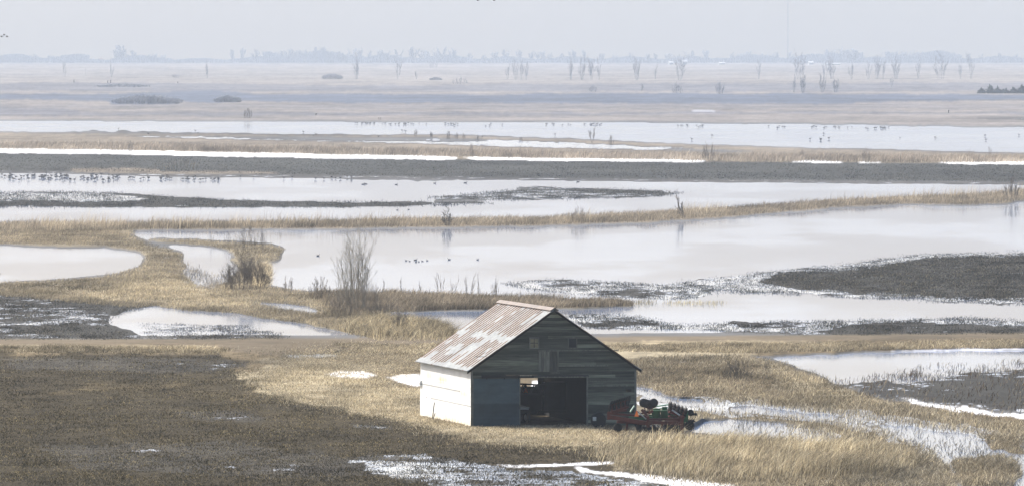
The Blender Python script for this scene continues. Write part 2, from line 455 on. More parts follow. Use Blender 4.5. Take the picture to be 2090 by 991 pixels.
# left mud flat under its thin water
L('mudwet', [(A_, 596), (0, 599), (100, 607), (200, 613), (322, 619), (290, 628), (225, 645), (215, 656), (270, 672), (300, 690), (A_, 690)], 18, 2.5)
L('mud', [(60, 607), (210, 613), (330, 620), (280, 628), (240, 640), (180, 628), (90, 614)], 16, 2.5)
L('mud', [(0, 660), (120, 664), (230, 662), (300, 684), (200, 688), (60, 680)], 20, 2.5)
L('mudwet', [(330, 660), (370, 664), (362, 668), (335, 666)], 8, 1)
L('mudwet', [(360, 635), (420, 640), (400, 642), (360, 639)], 8, 1)
L('mudwetter', [(370, 656), (470, 664), (500, 674), (440, 668), (380, 662)], 16, 1.6)
L('mudwet', [(400, 684), (500, 684), (580, 687), (560, 690), (300, 690)], 12, .8)
# right mud flats
L('mudwetter', [(1330, 580), (1500, 560), (1700, 540), (1850, 522), (2090, 514), (B_, 510), (B_, 622), (2090, 618), (1900, 612), (1700, 605), (1600, 596), (1450, 592), (1330, 596)], 40, 4)
L('mud', [(1545, 572), (1600, 556), (1700, 552), (1800, 545), (1880, 530), (2000, 523), (2090, 520), (B_, 516), (B_, 614), (2090, 608), (1950, 606), (1800, 600), (1650, 590), (1560, 580)], 26, 3)
L('mudwetter', [(1020, 578), (1130, 569), (1250, 574), (1400, 588), (1470, 600), (1380, 609), (1230, 604), (1080, 590)], 30, 3)
L('mudwet', [(1060, 577), (1140, 571), (1220, 577), (1210, 584), (1130, 583)], 20, 1.5)
L('mudwet', [(1200, 588), (1400, 594), (1420, 602), (1300, 605), (1220, 598)], 20, 2)
L('mudwetter', [(1150, 638), (1280, 642), (1380, 662), (1640, 656), (1750, 652), (1980, 650), (2090, 656), (B_, 660), (B_, 682), (1640, 682), (1400, 672), (1180, 668)], 30, 3)
L('mudwet', [(1180, 645), (1290, 648), (1360, 664), (1300, 669), (1180, 667)], 20, 2)
L('mud', [(1730, 664), (1830, 657), (1960, 659), (2040, 664), (B_, 668), (B_, 682), (1700, 682), (1650, 676)], 24, 1.5)
L('mudwet', [(1480, 652), (1650, 662), (1640, 672), (1500, 668)], 20, 1.5)
L('mudwetter', [(1600, 616), (1900, 622), (2090, 622), (2090, 626), (1800, 625)], 24, 1.5)
# levee road, its banks
L('brown', band([(0, 694), (900, 691), (2090, 682)], [(0, 9000), (2090, 9000)]), 2, .3)
L('road', band([(0, 690.5), (500, 690), (900, 687.5), (1300, 685.5), (1700, 682.5), (2090, 678)], [(0, 702), (500, 702), (900, 700), (1300, 697), (1700, 694), (2090, 690)]), 2, .3)
L('bank', band([(0, 703), (450, 704)], [(0, 717), (430, 719)])[:3] + [(560, 706), (430, 719), (0, 717), (A_, 717)], 10, 2)
L('road', [(440, 700), (850, 699), (840, 706), (700, 712), (640, 722), (560, 728), (450, 712)], 20, 3)
L('ditch', [(700, 705), (860, 704), (900, 716), (860, 722), (760, 716)], 12, 3)
L('ditch', [(1230, 701), (1700, 699), (2090, 693), (B_, 690), (B_, 705), (2090, 706), (1700, 713), (1500, 716), (1230, 712)], 16, 3)
L('bank', [(1230, 697), (1700, 694), (1500, 704), (1230, 704)], 16, 3)
L('tan', [(1230, 714), (1500, 716), (1540, 722), (1400, 730), (1300, 730), (1230, 726)], 16, 3)
# bare field in front
L('soil', [(A_, 720), (0, 720), (440, 723), (500, 734), (490, 748), (500, 764), (520, 790), (600, 820), (700, 828), (800, 852), (900, 880), (980, 898), (1240, 905), (1260, 950), (1500, 991), (1600, 1060), (2200, 1400), (3000, 9000), (A_, 9000)], 40, 8)
L('soilwet', [(0, 728), (300, 730), (500, 738), (520, 748), (330, 760), (200, 754), (0, 750)], 50, 5)
L('soilwet', [(290, 752), (400, 752), (400, 757), (300, 758)], 20, 2)
L('soilwet', [(350, 838), (460, 836), (540, 850), (520, 862), (400, 850)], 24, 4)
L('soilwet', [(60, 905), (500, 900), (700, 930), (800, 970), (600, 975), (200, 960)], 50, 8)
L('soil', [(880, 908), (1240, 912), (1240, 940), (1000, 948), (900, 930)], 20, 3)
L('icypatch', [(690, 938), (740, 928), (850, 926), (960, 940), (1050, 955), (1200, 965), (1330, 985), (1500, 1010), (1000, 1010), (880, 990), (780, 968), (720, 950)], 30, 4)
L('icypatch', [(720, 866), (790, 868), (800, 874), (730, 872)], 10, 1.5)
L('snowlow', [(1015, 947), (1060, 949), (1150, 945.5), (1240, 942), (1290, 941), (1210, 948), (1100, 951), (1040, 952)], 16, 1.5)
L('snowlow', [(1165, 953), (1240, 959), (1330, 970), (1480, 984), (1560, 1000), (1450, 998), (1330, 982), (1250, 970), (1180, 958)], 24, 4)
L('tan', [(485, 765), (560, 748), (640, 742), (700, 762), (780, 788), (870, 792), (1000, 830), (1000, 866), (1200, 872), (1260, 893), (1290, 908), (1150, 912), (1000, 900), (900, 880), (800, 852), (700, 830), (620, 824), (540, 800)], 24, 4)
L('grass', [(520, 730), (640, 722), (700, 742), (860, 745), (870, 765), (700, 765), (620, 744), (560, 748)], 20, 4)
L('brown', [(700, 765), (860, 745), (868, 790), (790, 788)], 14, 3)
L('icypatch', [(560, 722), (680, 720), (690, 728), (600, 732)], 20, 2)
L('snowlow', [(666, 763), (690, 757), (740, 757), (765, 764), (745, 771), (700, 770)], 8, 1.5)
L('snowlow', [(792, 769), (830, 764), (900, 763), (1000, 766), (1000, 786), (840, 787), (815, 779)], 8, 2)
L('snowlow', [(1086, 776), (1097, 776), (1102, 802), (1080, 802)], 3, 1)
L('snowlow', [(735, 708), (770, 709), (765, 714), (740, 713)], 5, 1)
# right of the barn
L('grass', [(1290, 730), (1500, 722), (1560, 735), (1640, 758), (1700, 785), (1760, 812), (1900, 830), (2090, 870), (B_, 1000), (B_, 1400), (2000, 1400), (1560, 1050), (1490, 988), (1250, 955), (1240, 905), (1290, 890)], 14, 3)
L('brown', [(1300, 745), (1500, 735), (1580, 760), (1560, 800), (1400, 810), (1300, 780)], 24, 5)
L('tan', [(1560, 742), (1640, 758), (1700, 785), (1760, 812), (1860, 826), (1700, 815), (1600, 800)], 20, 5)
L('tan', [(1250, 900), (1500, 895), (1800, 910), (1860, 950), (1700, 970), (1400, 960), (1260, 940)], 20, 5)
L('brown', [(1400, 955), (1500, 970), (1800, 978), (1850, 960), (1750, 985), (1480, 985)], 20, 5)
L('marsh', [(1300, 728), (1420, 732), (1440, 742), (1350, 742)], 20, 3)
L('water', [(1528, 727), (1600, 722), (1700, 718), (1850, 712), (2090, 709), (B_, 705), (B_, 870), (2090, 856), (1960, 838), (1860, 822), (1790, 812), (1720, 790), (1680, 772), (1620, 748), (1570, 738)], 10, 2.5)
L('ice', [(1800, 716), (1950, 711), (2090, 709.5), (B_, 706), (B_, 710), (2090, 713), (1900, 716)], 10, 1)
L('mudwet', [(1720, 786), (1800, 774), (1880, 780), (1960, 764), (2060, 756), (B_, 740), (B_, 858), (2090, 840), (1980, 830), (1850, 815), (1780, 806)], 30, 6)
L('mud', [(1800, 800), (1900, 785), (2000, 775), (2090, 770), (B_, 760), (B_, 855), (2090, 836), (1980, 826), (1870, 812)], 30, 6)
L('snowlow', [(1830, 815), (1900, 823), (2000, 836), (2090, 849), (2300, 870), (2300, 876), (2090, 855), (1960, 840), (1850, 821)], 26, 3.5)
L('marshwet', [(1285, 780), (1330, 790), (1400, 808), (1470, 808), (1560, 822), (1700, 830), (1860, 850), (2090, 885), (2400, 940), (2400, 1400), (1900, 1200), (1820, 985), (1830, 960), (1890, 945), (1860, 915), (1800, 890), (1700, 868), (1560, 850), (1420, 842), (1330, 826), (1285, 808)], 30, 5)
L('water', [(1288, 785), (1320, 790), (1380, 808), (1440, 815), (1430, 830), (1370, 822), (1330, 812), (1288, 803)], 8, 3)
L('water', [(1500, 828), (1620, 838), (1720, 850), (1700, 858), (1600, 848), (1500, 838)], 14, 3)
L('water', [(1760, 856), (1860, 874), (1980, 890), (2090, 915), (2300, 940), (2300, 1100), (1980, 1100), (1940, 960), (1900, 925), (1840, 892)], 16, 5)
L('marsh', [(1940, 940), (2050, 930), (2090, 960), (2080, 991), (1960, 991)], 24, 6)
L('marsh', [(2000, 885), (2090, 890), (2090, 925), (2020, 915)], 20, 5)
L('water', [(1396, 884), (1412, 866), (1430, 855), (1500, 852), (1600, 861), (1690, 876), (1728, 900), (1650, 905), (1560, 899), (1470, 890)], 8, 2.5)
L('marshwet', [(1600, 870), (1690, 878), (1730, 900), (1650, 906), (1580, 898)], 14, 3)
L('icypatch', [(1720, 975), (1790, 970), (1820, 985), (1760, 995)], 14, 3)

xs = np.concatenate([np.linspace(-2600, -700, 12), np.arange(-600, -60, 16), np.arange(-60, 2152, 2.0), np.arange(2160, 2700, 16), np.linspace(2800, 4700, 12)])
ys = np.concatenate([np.geomspace(6000, 1170, 30), np.arange(1150, 991, -6.0), np.arange(990, 123.9, -1.5), [123.2, 122.4]])
PX, PY = np.meshgrid(xs, ys)
g1 = fbm(PX / 60, PY / 14, 3, 5, .62) + .35 * fbm(PX / 11, PY / 2.2, 13, 3, .7); g2 = fbm(PX / 55 + 40, PY / 12 - 9, 9, 5, .62) + .35 * fbm(PX / 9, PY / 3, 19, 3, .7)
cls_i = np.zeros(PX.shape, np.int32); names = list(CL)
for (c_, poly, jx, jy) in LAY:
    cls_i[inside(PX + g1 * jx * 1.6, PY + g2 * jy * 1.6, poly)] = names.index(c_)
tabc = np.array([CL[k][0] for k in names]); tabh = np.array([CL[k][1] for k in names])
tabw = np.array([CL[k][2] for k in names]); tabr = np.array([CL[k][3] for k in names])
Hm = tabh[cls_i]; Cm = tabc[cls_i]; Wm = tabw[cls_i]; Rm = tabr[cls_i]
def blur(a, ry, rx, it=2):
    for _ in range(it):
        for ax, r in ((0, ry), (1, rx)):
            if r < 1: continue
            p = np.pad(a, [(r + 1, r) if k == ax else (0, 0) for k in range(a.ndim)], mode='edge')
            c = np.cumsum(p, axis=ax)
            n = a.shape[ax]
            hi = np.take(c, np.arange(2 * r + 1, 2 * r + 1 + n), axis=ax); lo = np.take(c, np.arange(0, n), axis=ax)
            a = (hi - lo) / (2 * r + 1)
    return a
Hb = blur(Hm, 3, 2, 2)
Cb = blur(Cm, 1, 1, 1); Wb = blur(Wm, 1, 1, 1); Rb = blur(Rm, 1, 1, 1)
# a level pad where the barn and the machines stand
pad = sm(PX, 800, 850) * (1 - sm(PX, 1420, 1450)) * sm(PY, 800, 830) * (1 - sm(PY, 905, 930))
Hb = Hb * (1 - pad) + np.where(Hb > 0, .25, Hb) * pad
u, dy, dz = rays(PX, PY)
t = (Hb - CH) / dz
GY = dy * t
for i in range(1, GY.shape[0]):
    GY[i] = np.maximum(GY[i], GY[i - 1] + .02)
GX = u * GY / dy
# relief that does not follow the outlines
amp = np.where(Hb > .12, .05, .018) * np.clip(Rb, .1, 1)
amp = np.where(PY < 350, amp * .6, amp) * (1 - .8 * pad)
GZ = Hb + amp * (fbm(GX * .45, GY * .45, 21, 5, .6)) * 1.3 + np.where(PY < 250, 0, .03) * fbm(GX * .06, GY * .03, 33, 3) * (Hb > .12)
# furrow lines in the bare field
soil = np.isin(cls_i, [names.index('soil'), names.index('soilwet')]) & (PY > 720)
# broad colour drift: straw lying on the soil, darker and lighter ground
d1 = fbm(GX * .05, GY * .02, 51, 5, .6); d2 = fbm(GX * .35 + 5, GY * .12, 61, 5, .6); d3 = fbm(GX * .012, GY * .004, 71, 4, .6)
mul = 1 + .55 * d1 + .45 * d2 * np.clip(Rb, .2, 1) + .25 * d3
Cb = Cb * np.clip(mul, .4, 1.8)[..., None]
straw = (sm(d1 + .6 * d2, .25, .85) * soil * .7)[..., None]
Cb = Cb * (1 - .45 * straw) + np.array((.17, .13, .07)) * .45 * straw
tr = np.exp(-((np.abs(np.hypot((PX - 340) / 62, (PY - 775) / 30) - 1)) / .05) ** 2) * (PY < 756) * (PX > 280) * (PX < 400)
Cb = Cb * (1 - .5 * tr[..., None])
V = np.stack([GX, GY, GZ], -1).reshape(-1, 3)
nr, nc = PX.shape
idx = np.arange(nr * nc).reshape(nr, nc)
Q = np.stack([idx[:-1, :-1], idx[:-1, 1:], idx[1:, 1:], idx[1:, :-1]], -1).reshape(-1, 4)
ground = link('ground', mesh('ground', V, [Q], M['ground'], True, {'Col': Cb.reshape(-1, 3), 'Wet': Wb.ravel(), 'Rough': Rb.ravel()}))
tag(ground, kind='structure')
wv = [(-3200, 60, 0), (3200, 60, 0), (3200, 4300, 0), (-3200, 4300, 0)]
tag(link('water', mesh('water', wv, [(0, 1, 2, 3)], M['water'])), kind='structure')

def gpos(px, py):
    """ground points under photo positions (arrays)"""
    fi = np.interp(-np.asarray(py, float), -ys, np.arange(len(ys))); fj = np.interp(px, xs, np.arange(len(xs)))
    i = np.clip(fi.astype(int), 0, nr - 2); j = np.clip(fj.astype(int), 0, nc - 2); a = fi - i; b_ = fj - j
    r = []
    for G in (GX, GY, GZ):
        r.append((G[i, j] * (1 - a) * (1 - b_) + G[i + 1, j] * a * (1 - b_) + G[i, j + 1] * (1 - a) * b_ + G[i + 1, j + 1] * a * b_))
    return np.stack(r, -1), Hb[i, j], cls_i[np.clip((fi + .5).astype(int), 0, nr - 1), np.clip((fj + .5).astype(int), 0, nc - 1)]
def g1p(px, py, under=0.0):
    p, h, c = gpos(np.array([px]), np.array([py])); return (float(p[0, 0]), float(p[0, 1]), max(float(p[0, 2]), 0.0) - under)

# haze
hb = MB(); hb.box(-3400, 3400, -60, 14000, -1.6, 104)
mh, nt, b = nmat('haze')
nt.nodes.remove(b)
pv = N(nt, 'ShaderNodeVolumePrincipled'); pv.inputs['Density'].default_value = HAZE_DENSITY
pv.inputs['Color'].default_value = (.72, .80, .90, 1); pv.inputs['Anisotropy'].default_value = 0.0
nt.links.new(pv.outputs[0], nt.nodes['Material Output'].inputs['Volume'])
tag(hb.build('haze', mh), kind='stuff')

# ------------------------------------------------------------------ grass, reeds, stubble
def blades(name, polys, n, h, w, cols, lean=.35, bend=.3, only_dry=True, wind=(.25, 0.0), feather=(8, 1.5), seed=0, clump=0.0, minh=.0):
    rg = np.random.default_rng(100 + seed)
    tot = []
    areas = []
    for p in polys:
        x = np.array([q[0] for q in p], float); y = np.array([q[1] for q in p], float)
        areas.append(abs(np.dot(x, np.roll(y, 1)) - np.dot(y, np.roll(x, 1))) / 2)
    for p, A in zip(polys, areas):
        k = int(n * A / sum(areas)); x = [q[0] for q in p]; y = [q[1] for q in p]
        got = []
        have = 0
        while have < k:
            qx = rg.uniform(min(x), max(x), k * 2); qy = rg.uniform(min(y), max(y), k * 2)
            okk = inside(qx, qy, p)
            if clump > 0:
                f = fbm(qx / 22, qy / 7, seed * 3 + 5, 3, .6); okk &= (f + rg.uniform(-.5, .5, len(qx))) > (clump - .5)
            got.append(np.stack([qx[okk], qy[okk]], -1)); have += okk.sum()
        tot.append(np.concatenate(got)[:k])
    q = np.concatenate(tot); n = len(q)
    q = q + rg.normal(0, 1, (n, 2)) * np.array(feather)
    P, hh, cc = gpos(q[:, 0], q[:, 1])
    if only_dry:
        k = hh > .0
        q, P, hh = q[k], P[k], hh[k]; n = len(q)
    bx0, by0, _ = at(962, 870, .25); ya = atan(3625.0 / F)
    ex = (P[:, 0] - bx0) * cos(ya) + (P[:, 1] - by0) * sin(ya); ey = -(P[:, 0] - bx0) * sin(ya) + (P[:, 1] - by0) * cos(ya)
    k = ~((ex > .05) & (ex < 10.25) & (ey > .1) & (ey < 16.5))
    q, P, hh = q[k], P[k], hh[k]; n = len(q)
    P[:, 2] = np.maximum(P[:, 2], -.02) - .02
    tallness = 1 + .9 * fbm(P[:, 0] / 2.2, P[:, 1] / 5.0, seed + 77, 4, .6)
    tallness = np.clip(tallness, .2, 2.2)
    Hh = rg.uniform(h[0], h[1], n) * tallness * rg.uniform(.6, 1, n)
    Hh = np.maximum(Hh, minh)
    mpp = CH / (q[:, 1] - HY)                              # metres in a photo pixel there
    Wd = np.maximum(w, mpp * .35) * rg.uniform(.6, 1.3, n)
    th = rg.uniform(0, pi, n)
    sx = np.cos(th) * Wd / 2; sy = np.sin(th) * Wd / 2
    lx = (rg.normal(0, lean, n) + wind[0]) * Hh; ly = (rg.normal(0, lean, n) + wind[1]) * Hh
    z0 = np.zeros(n)
    a = P + np.stack([-sx, -sy, z0], -1); b_ = P + np.stack([sx, sy, z0], -1)
    mx = np.stack([lx * .4, ly * .4, Hh * .6], -1)
    c1 = P + mx + np.stack([-sx, -sy, z0] , -1) * .7; c2 = P + mx + np.stack([sx, sy, z0], -1) * .7
    tp = P + np.stack([lx * (1 + bend), ly * (1 + bend), Hh * .98], -1)
    V = np.stack([a, b_, c2, c1, tp], 1).reshape(-1, 3)
    o = np.arange(n) * 5
    Q = np.stack([o, o + 1, o + 2, o + 3], -1); T = np.stack([o + 3, o + 2, o + 4], -1)
    cols = np.array(cols); ci = rg.integers(0, len(cols), n); w_ = rg.uniform(.65, 1.3, n)
    C = cols[ci] * w_[:, None] * np.clip(1 + .75 * fbm(P[:, 0] / 3.0, P[:, 1] / 9.0, seed + 7, 4, .6) + .6 * fbm(P[:, 0] / 11.0, P[:, 1] / 40.0, seed + 9, 3, .6), .3, 1.9)[:, None]
    C = np.repeat(C, 5, 0)
    return link(name, mesh(name, V, [Q, T], M['grass'], False, {'Col': np.clip(C, 0, 1)}))

STRAW = [(.49, .42, .28), (.40, .335, .21), (.28, .232, .145), (.14, .112, .068), (.58, .51, .37)]
BRN = [(.17, .142, .10), (.11, .092, .064), (.22, .185, .13), (.055, .046, .034)]
REED = [(.28, .235, .17), (.20, .168, .12), (.14, .116, .084), (.36, .305, .225)]
GREYB = [(.20, .165, .12), (.15, .12, .09), (.26, .21, .15)]
SOILB = [(.11, .088, .044), (.05, .040, .02), (.026, .022, .012), (.25, .205, .12), (.034, .028, .015), (.02, .02, .012)]

def stuff(o, label, cat): return tag(o, label, cat, kind='stuff')
def dim(c, k): return [tuple(v * k for v in q) for q in c]
STRAW = dim(STRAW, .88); REED = dim(REED, .9); SOILB = dim(SOILB, .82)

stuff(blades('stubble', [[(-60, 722), (440, 724), (500, 745), (520, 790), (600, 822), (700, 830), (820, 858), (960, 900), (1240, 912), (1240, 940), (1000, 945), (1300, 985), (1500, 1000), (-60, 1000)]], 150000, (.05, .17), .042, SOILB, .9, .2, wind=(.1, 0), clump=.25, seed=1, feather=(22, 5)), 'short broken stubble lying over the dark bare field in front of the barn', 'stubble')
stuff(blades('grass', [[(490, 765), (560, 745), (640, 740), (700, 762), (860, 790), (1000, 850), (1200, 868), (1280, 893), (1290, 910), (1150, 914), (1000, 902), (900, 882), (800, 854), (700, 832), (620, 826), (540, 802)],
   [(520, 725), (700, 705), (900, 720), (900, 770), (700, 766)]], 110000, (.08, .24), .025, STRAW + BRN[:2], .8, .2, seed=2, feather=(26, 7)), 'flattened pale straw grass in the yard to the left and front of the barn', 'grass')
stuff(blades('bank_grass', [[(-60, 707), (440, 708), (480, 713), (430, 720), (-60, 719)], [(680, 702), (900, 702), (900, 724), (760, 720)], [(1230, 703), (1700, 701), (2160, 693), (2160, 708), (1700, 715), (1500, 720), (1230, 716)]], 60000, (.10, .38), .03, STRAW + BRN, .6, .3, seed=3, clump=.35, feather=(8, .8)), 'rough straw grass along the bank below the levee road', 'grass')
stuff(blades('weeds', [[(1290, 735), (1500, 725), (1560, 735), (1640, 756), (1700, 785), (1760, 812), (1850, 826), (1700, 835), (1500, 820), (1400, 808), (1330, 790), (1290, 778)]], 42000, (.10, .40), .03, STRAW + BRN + BRN, .6, .3, seed=4, clump=.3, feather=(16, 4)), 'brown weeds on the rise to the right of the barn', 'weeds')
stuff(blades('marsh_grass', [[(1400, 840), (1560, 848), (1700, 862), (1800, 882), (1870, 910), (1940, 960), (1960, 1000), (1850, 1000), (1700, 905), (1600, 862), (1430, 850)], [(1500, 815), (1700, 825), (1900, 832), (2150, 868), (2150, 905), (1950, 880), (1800, 862), (1600, 835)], [(1740, 905), (1900, 920), (2100, 960), (2100, 1000), (1700, 1000)]], 26000, (.2, .55), .035, STRAW + BRN + BRN, .5, .35, only_dry=True, seed=5, clump=.5, feather=(20, 5)), 'wet brown grass standing in the shallow water at lower right', 'grass')
stuff(blades('tall_grass', [[(1235, 925), (1300, 912), (1420, 905), (1560, 905), (1700, 915), (1800, 925), (1850, 945), (1800, 965), (1600, 975), (1450, 972), (1300, 955)]], 30000, (.4, 1.1), .03, STRAW + BRN[:2] + [(.5, .42, .28)], .24, .5, wind=(.3, 0), seed=6, clump=.42, feather=(26, 6)), 'tall wind-bent straw grass in front of the parked machines', 'grass')
stuff(blades('sedge', [[(1290, 885), (1700, 905), (1900, 930), (1980, 1000), (1500, 1000), (1290, 965), (1240, 930)], [(1985, 880), (2110, 880), (2110, 932), (2010, 922)], [(1930, 932), (2110, 925), (2110, 1005), (1940, 1005)]], 60000, (.12, .45), .03, STRAW + BRN, .8, .2, seed=16, clump=.3, feather=(26, 6)), 'low tangled sedge around the tall grass at the bottom right', 'grass')
stuff(blades('reeds', [[(-60, 458), (350, 458), (600, 455), (850, 450), (1100, 447), (1300, 437), (1500, 425), (1700, 411), (1900, 402), (2000, 398), (2160, 384), (2160, 402), (2060, 412), (1990, 417), (1850, 415), (1700, 422), (1500, 440), (1300, 452), (1100, 458), (850, 462), (600, 465), (280, 467), (-60, 474)]], 80000, (.35, .95), .045, REED, .25, .3, seed=7), 'brown reeds growing along the long berm between the ponds', 'reeds')
stuff(blades('tall_reeds', [[(20, 464), (260, 460), (260, 466), (20, 470)], [(300, 462), (480, 460), (720, 456), (900, 452), (900, 457), (480, 465), (300, 466)], [(1380, 436), (1480, 430), (1480, 436), (1380, 442)], [(1650, 414), (1900, 404), (2160, 390), (2160, 396), (1900, 409)], [(1160, 450), (1210, 446), (1210, 452), (1160, 455)]], 4200, (1.1, 2.3), .035, [(.42, .35, .24), (.34, .28, .2)], .14, .4, wind=(.12, 0), seed=8, clump=.3), 'scattered tall pale reed stalks rising above the long berm', 'reeds')
stuff(blades('marsh_reeds', [[(-60, 462), (270, 463), (275, 485), (310, 502), (370, 515), (370, 545), (390, 575), (420, 592), (470, 575), (500, 545), (540, 545), (545, 585), (640, 598), (770, 600), (770, 660), (900, 678), (925, 692), (780, 694), (660, 668), (540, 649), (400, 636), (300, 628), (200, 620), (0, 603), (-60, 600), (-60, 580), (200, 568), (300, 540), (300, 512), (200, 500), (-60, 496)],
   [(300, 488), (430, 491), (540, 499), (580, 510), (560, 530), (500, 535), (470, 510), (400, 498)]], 110000, (.15, .42), .04, REED + STRAW[:3], .5, .3, seed=9), 'matted tan marsh grass between the left ponds', 'grass')
stuff(blades('strip_grass', [[(640, 600), (830, 603), (1040, 609), (1180, 615), (1290, 619), (1290, 623), (1180, 625), (1040, 628), (860, 632), (700, 640)]], 55000, (.35, .85), .045, REED + BRN + GREYB, .25, .3, seed=10), 'brown grass on the strip of land behind the barn roof', 'grass')
stuff(blades('cattails', [[(730, 660), (830, 660), (900, 675), (925, 688), (780, 690), (700, 676)]], 22000, (.5, 1.2), .05, STRAW[:4] + BRN[:1], .45, .4, seed=11, clump=.2), 'bent tan cattails at the pond end just before the road', 'cattails')
stuff(blades('water_stalks', [[(1290, 616), (1330, 616), (1330, 623), (1290, 623)], [(1360, 617), (1475, 618), (1475, 623), (1360, 622)]], 520, (.2, .5), .04, STRAW[1:3], .15, .1, only_dry=False, seed=12), 'thin yellow stalks standing in the water past the end of the grass strip', 'stalks')
stuff(blades('corn_stubble', [[(1690, 778), (1800, 765), (1960, 756), (2150, 735), (2150, 850), (1980, 832), (1850, 817), (1760, 806)], [(1760, 770), (1900, 745), (2150, 735), (2150, 760), (1800, 780)]], 2600, (.18, .5), .05, BRN + [(.07, .05, .035)] * 3, .4, .4, only_dry=False, seed=13, clump=.55), 'broken dark corn stalks sticking out of the flooded ground at right', 'corn stubble')
stuff(blades('shore_reeds', [[(150, 296), (450, 302), (700, 306), (1000, 313), (1400, 320), (2160, 325), (2160, 331), (1600, 330), (1400, 327), (1000, 320), (700, 315), (300, 306), (-60, 302), (-60, 296)]], 45000, (.5, 1.7), .08, [(.27, .225, .175), (.20, .165, .125), (.34, .29, .225)], .3, .3, seed=14, clump=.3), 'tan brush grass along the far snow drift', 'grass')
stuff(blades('sapling_weeds', [[(400, 585), (480, 560), (520, 545), (520, 560), (480, 590)], [(340, 520), (480, 585), (420, 590), (360, 560)]], 1500, (.2, .6), .05, REED, .4, .3, only_dry=False, seed=15, clump=.5), 'sparse stalks poking through the shallow water beside the marsh', 'stalks')
stuff(blades('island_grass', [[(525, 556), (545, 545), (556, 560), (545, 578), (528, 585)]], 4000, (.5, 1.0), .05, [(.52, .43, .28), (.45, .37, .24)], .25, .5, seed=17), 'pale grass tuft on the right end of the shrubby islet', 'grass')

MUDB = [(.024, .032, .026), (.042, .037, .03), (.016, .015, .014), (.08, .07, .054), (.02, .02, .018)]
stuff(blades('mud_stubble', [[(1540, 574), (1620, 554), (1750, 545), (1880, 528), (2000, 520), (2160, 516), (2160, 616), (1950, 610), (1800, 604), (1650, 592)]], 70000, (.06, .24), .05, MUDB + MUDB + [(.2, .17, .12)], .6, .3, only_dry=False, seed=31, clump=.2), 'short dark stubble over the mud flat at the right edge', 'stubble')
stuff(blades('fringe_stubble', [[(1330, 582), (1500, 560), (1700, 540), (1850, 520), (2160, 508), (2160, 520), (1880, 532), (1750, 548), (1560, 575), (1650, 598), (2160, 620), (2160, 626), (1600, 602), (1450, 596)], [(1020, 578), (1130, 568), (1250, 573), (1400, 586), (1470, 600), (1380, 611), (1230, 606), (1080, 591)],
   [(1150, 638), (1280, 642), (1380, 660), (1640, 654), (1980, 648), (2160, 654), (2160, 680), (1640, 682), (1400, 673), (1180, 670)]], 46000, (.05, .2), .05, MUDB, .6, .3, only_dry=False, seed=32, clump=.55), 'broken stubble poking through the thin water round the mud flats', 'stubble')
stuff(blades('left_mud_stubble', [[(-60, 600), (100, 608), (322, 620), (290, 630), (225, 648), (215, 660), (280, 690), (-60, 692)], [(290, 660), (500, 664), (600, 690), (300, 690)]], 36000, (.05, .17), .05, MUDB + [(.16, .14, .11)], .6, .3, only_dry=False, seed=33, clump=.5), 'broken stubble on the wet mud at left above the road', 'stubble')
stuff(blades('far_mud_stubble', [[(-60, 392), (60, 391), (240, 393), (400, 403), (560, 411), (1000, 413), (1000, 417), (850, 420), (700, 424), (-60, 423)], [(860, 404), (1090, 384), (1300, 386), (1395, 393), (1370, 399), (1250, 405), (1000, 409)]], 26000, (.08, .3), .08, MUDB, .5, .3, only_dry=False, seed=34, clump=.45), 'dark stubble streaks on the mud beyond the long berm', 'stubble')
stuff(blades('dark_field_stubble', [[(-60, 313), (450, 320), (900, 328), (1440, 331), (2160, 336), (2160, 372), (1400, 366), (700, 358), (-60, 346)]], 60000, (.08, .26), .08, [(.03, .029, .024), (.02, .02, .019), (.05, .046, .036), (.09, .08, .06)], .5, .3, seed=35, clump=.15), 'low stubble across the long dark field past the ponds', 'stubble')
stuff(blades('water_weeds', [[(1290, 782), (1400, 806), (1560, 822), (1750, 838), (1900, 855), (2110, 890), (2110, 1005), (1820, 1005), (1900, 950), (1860, 915), (1700, 870), (1420, 842), (1290, 805)], [(1480, 862), (1600, 862), (1730, 895), (1650, 905), (1500, 892)]], 5000, (.1, .35), .04, BRN + BRN + STRAW[2:4], .5, .3, only_dry=False, seed=36, clump=.6, feather=(14, 4)), 'sparse brown weeds poking through the shallow water at lower right', 'weeds')
#PART2
# ------------------------------------------------------------------ the barn
YAW = atan(3625.0 / F)                                   # the side recedes to the left
BW, BL, ZE, ZR = 10.3, 16.6, 3.58, 7.15                  # width, length, eave and ridge height
SL = (ZR - ZE) / (BW / 2)
bx_, by_, bz_ = at(962, 870, .25)
barn = empty('barn', (bx_, by_, .25), YAW)
tag(barn, 'old grey timber barn with white side wall and rusty tin roof', 'barn')
def pxz(px, py):                                         # local x, z on the front wall for a photo position
    return (px - 962) / 32.35, (870 - py) / 33.0

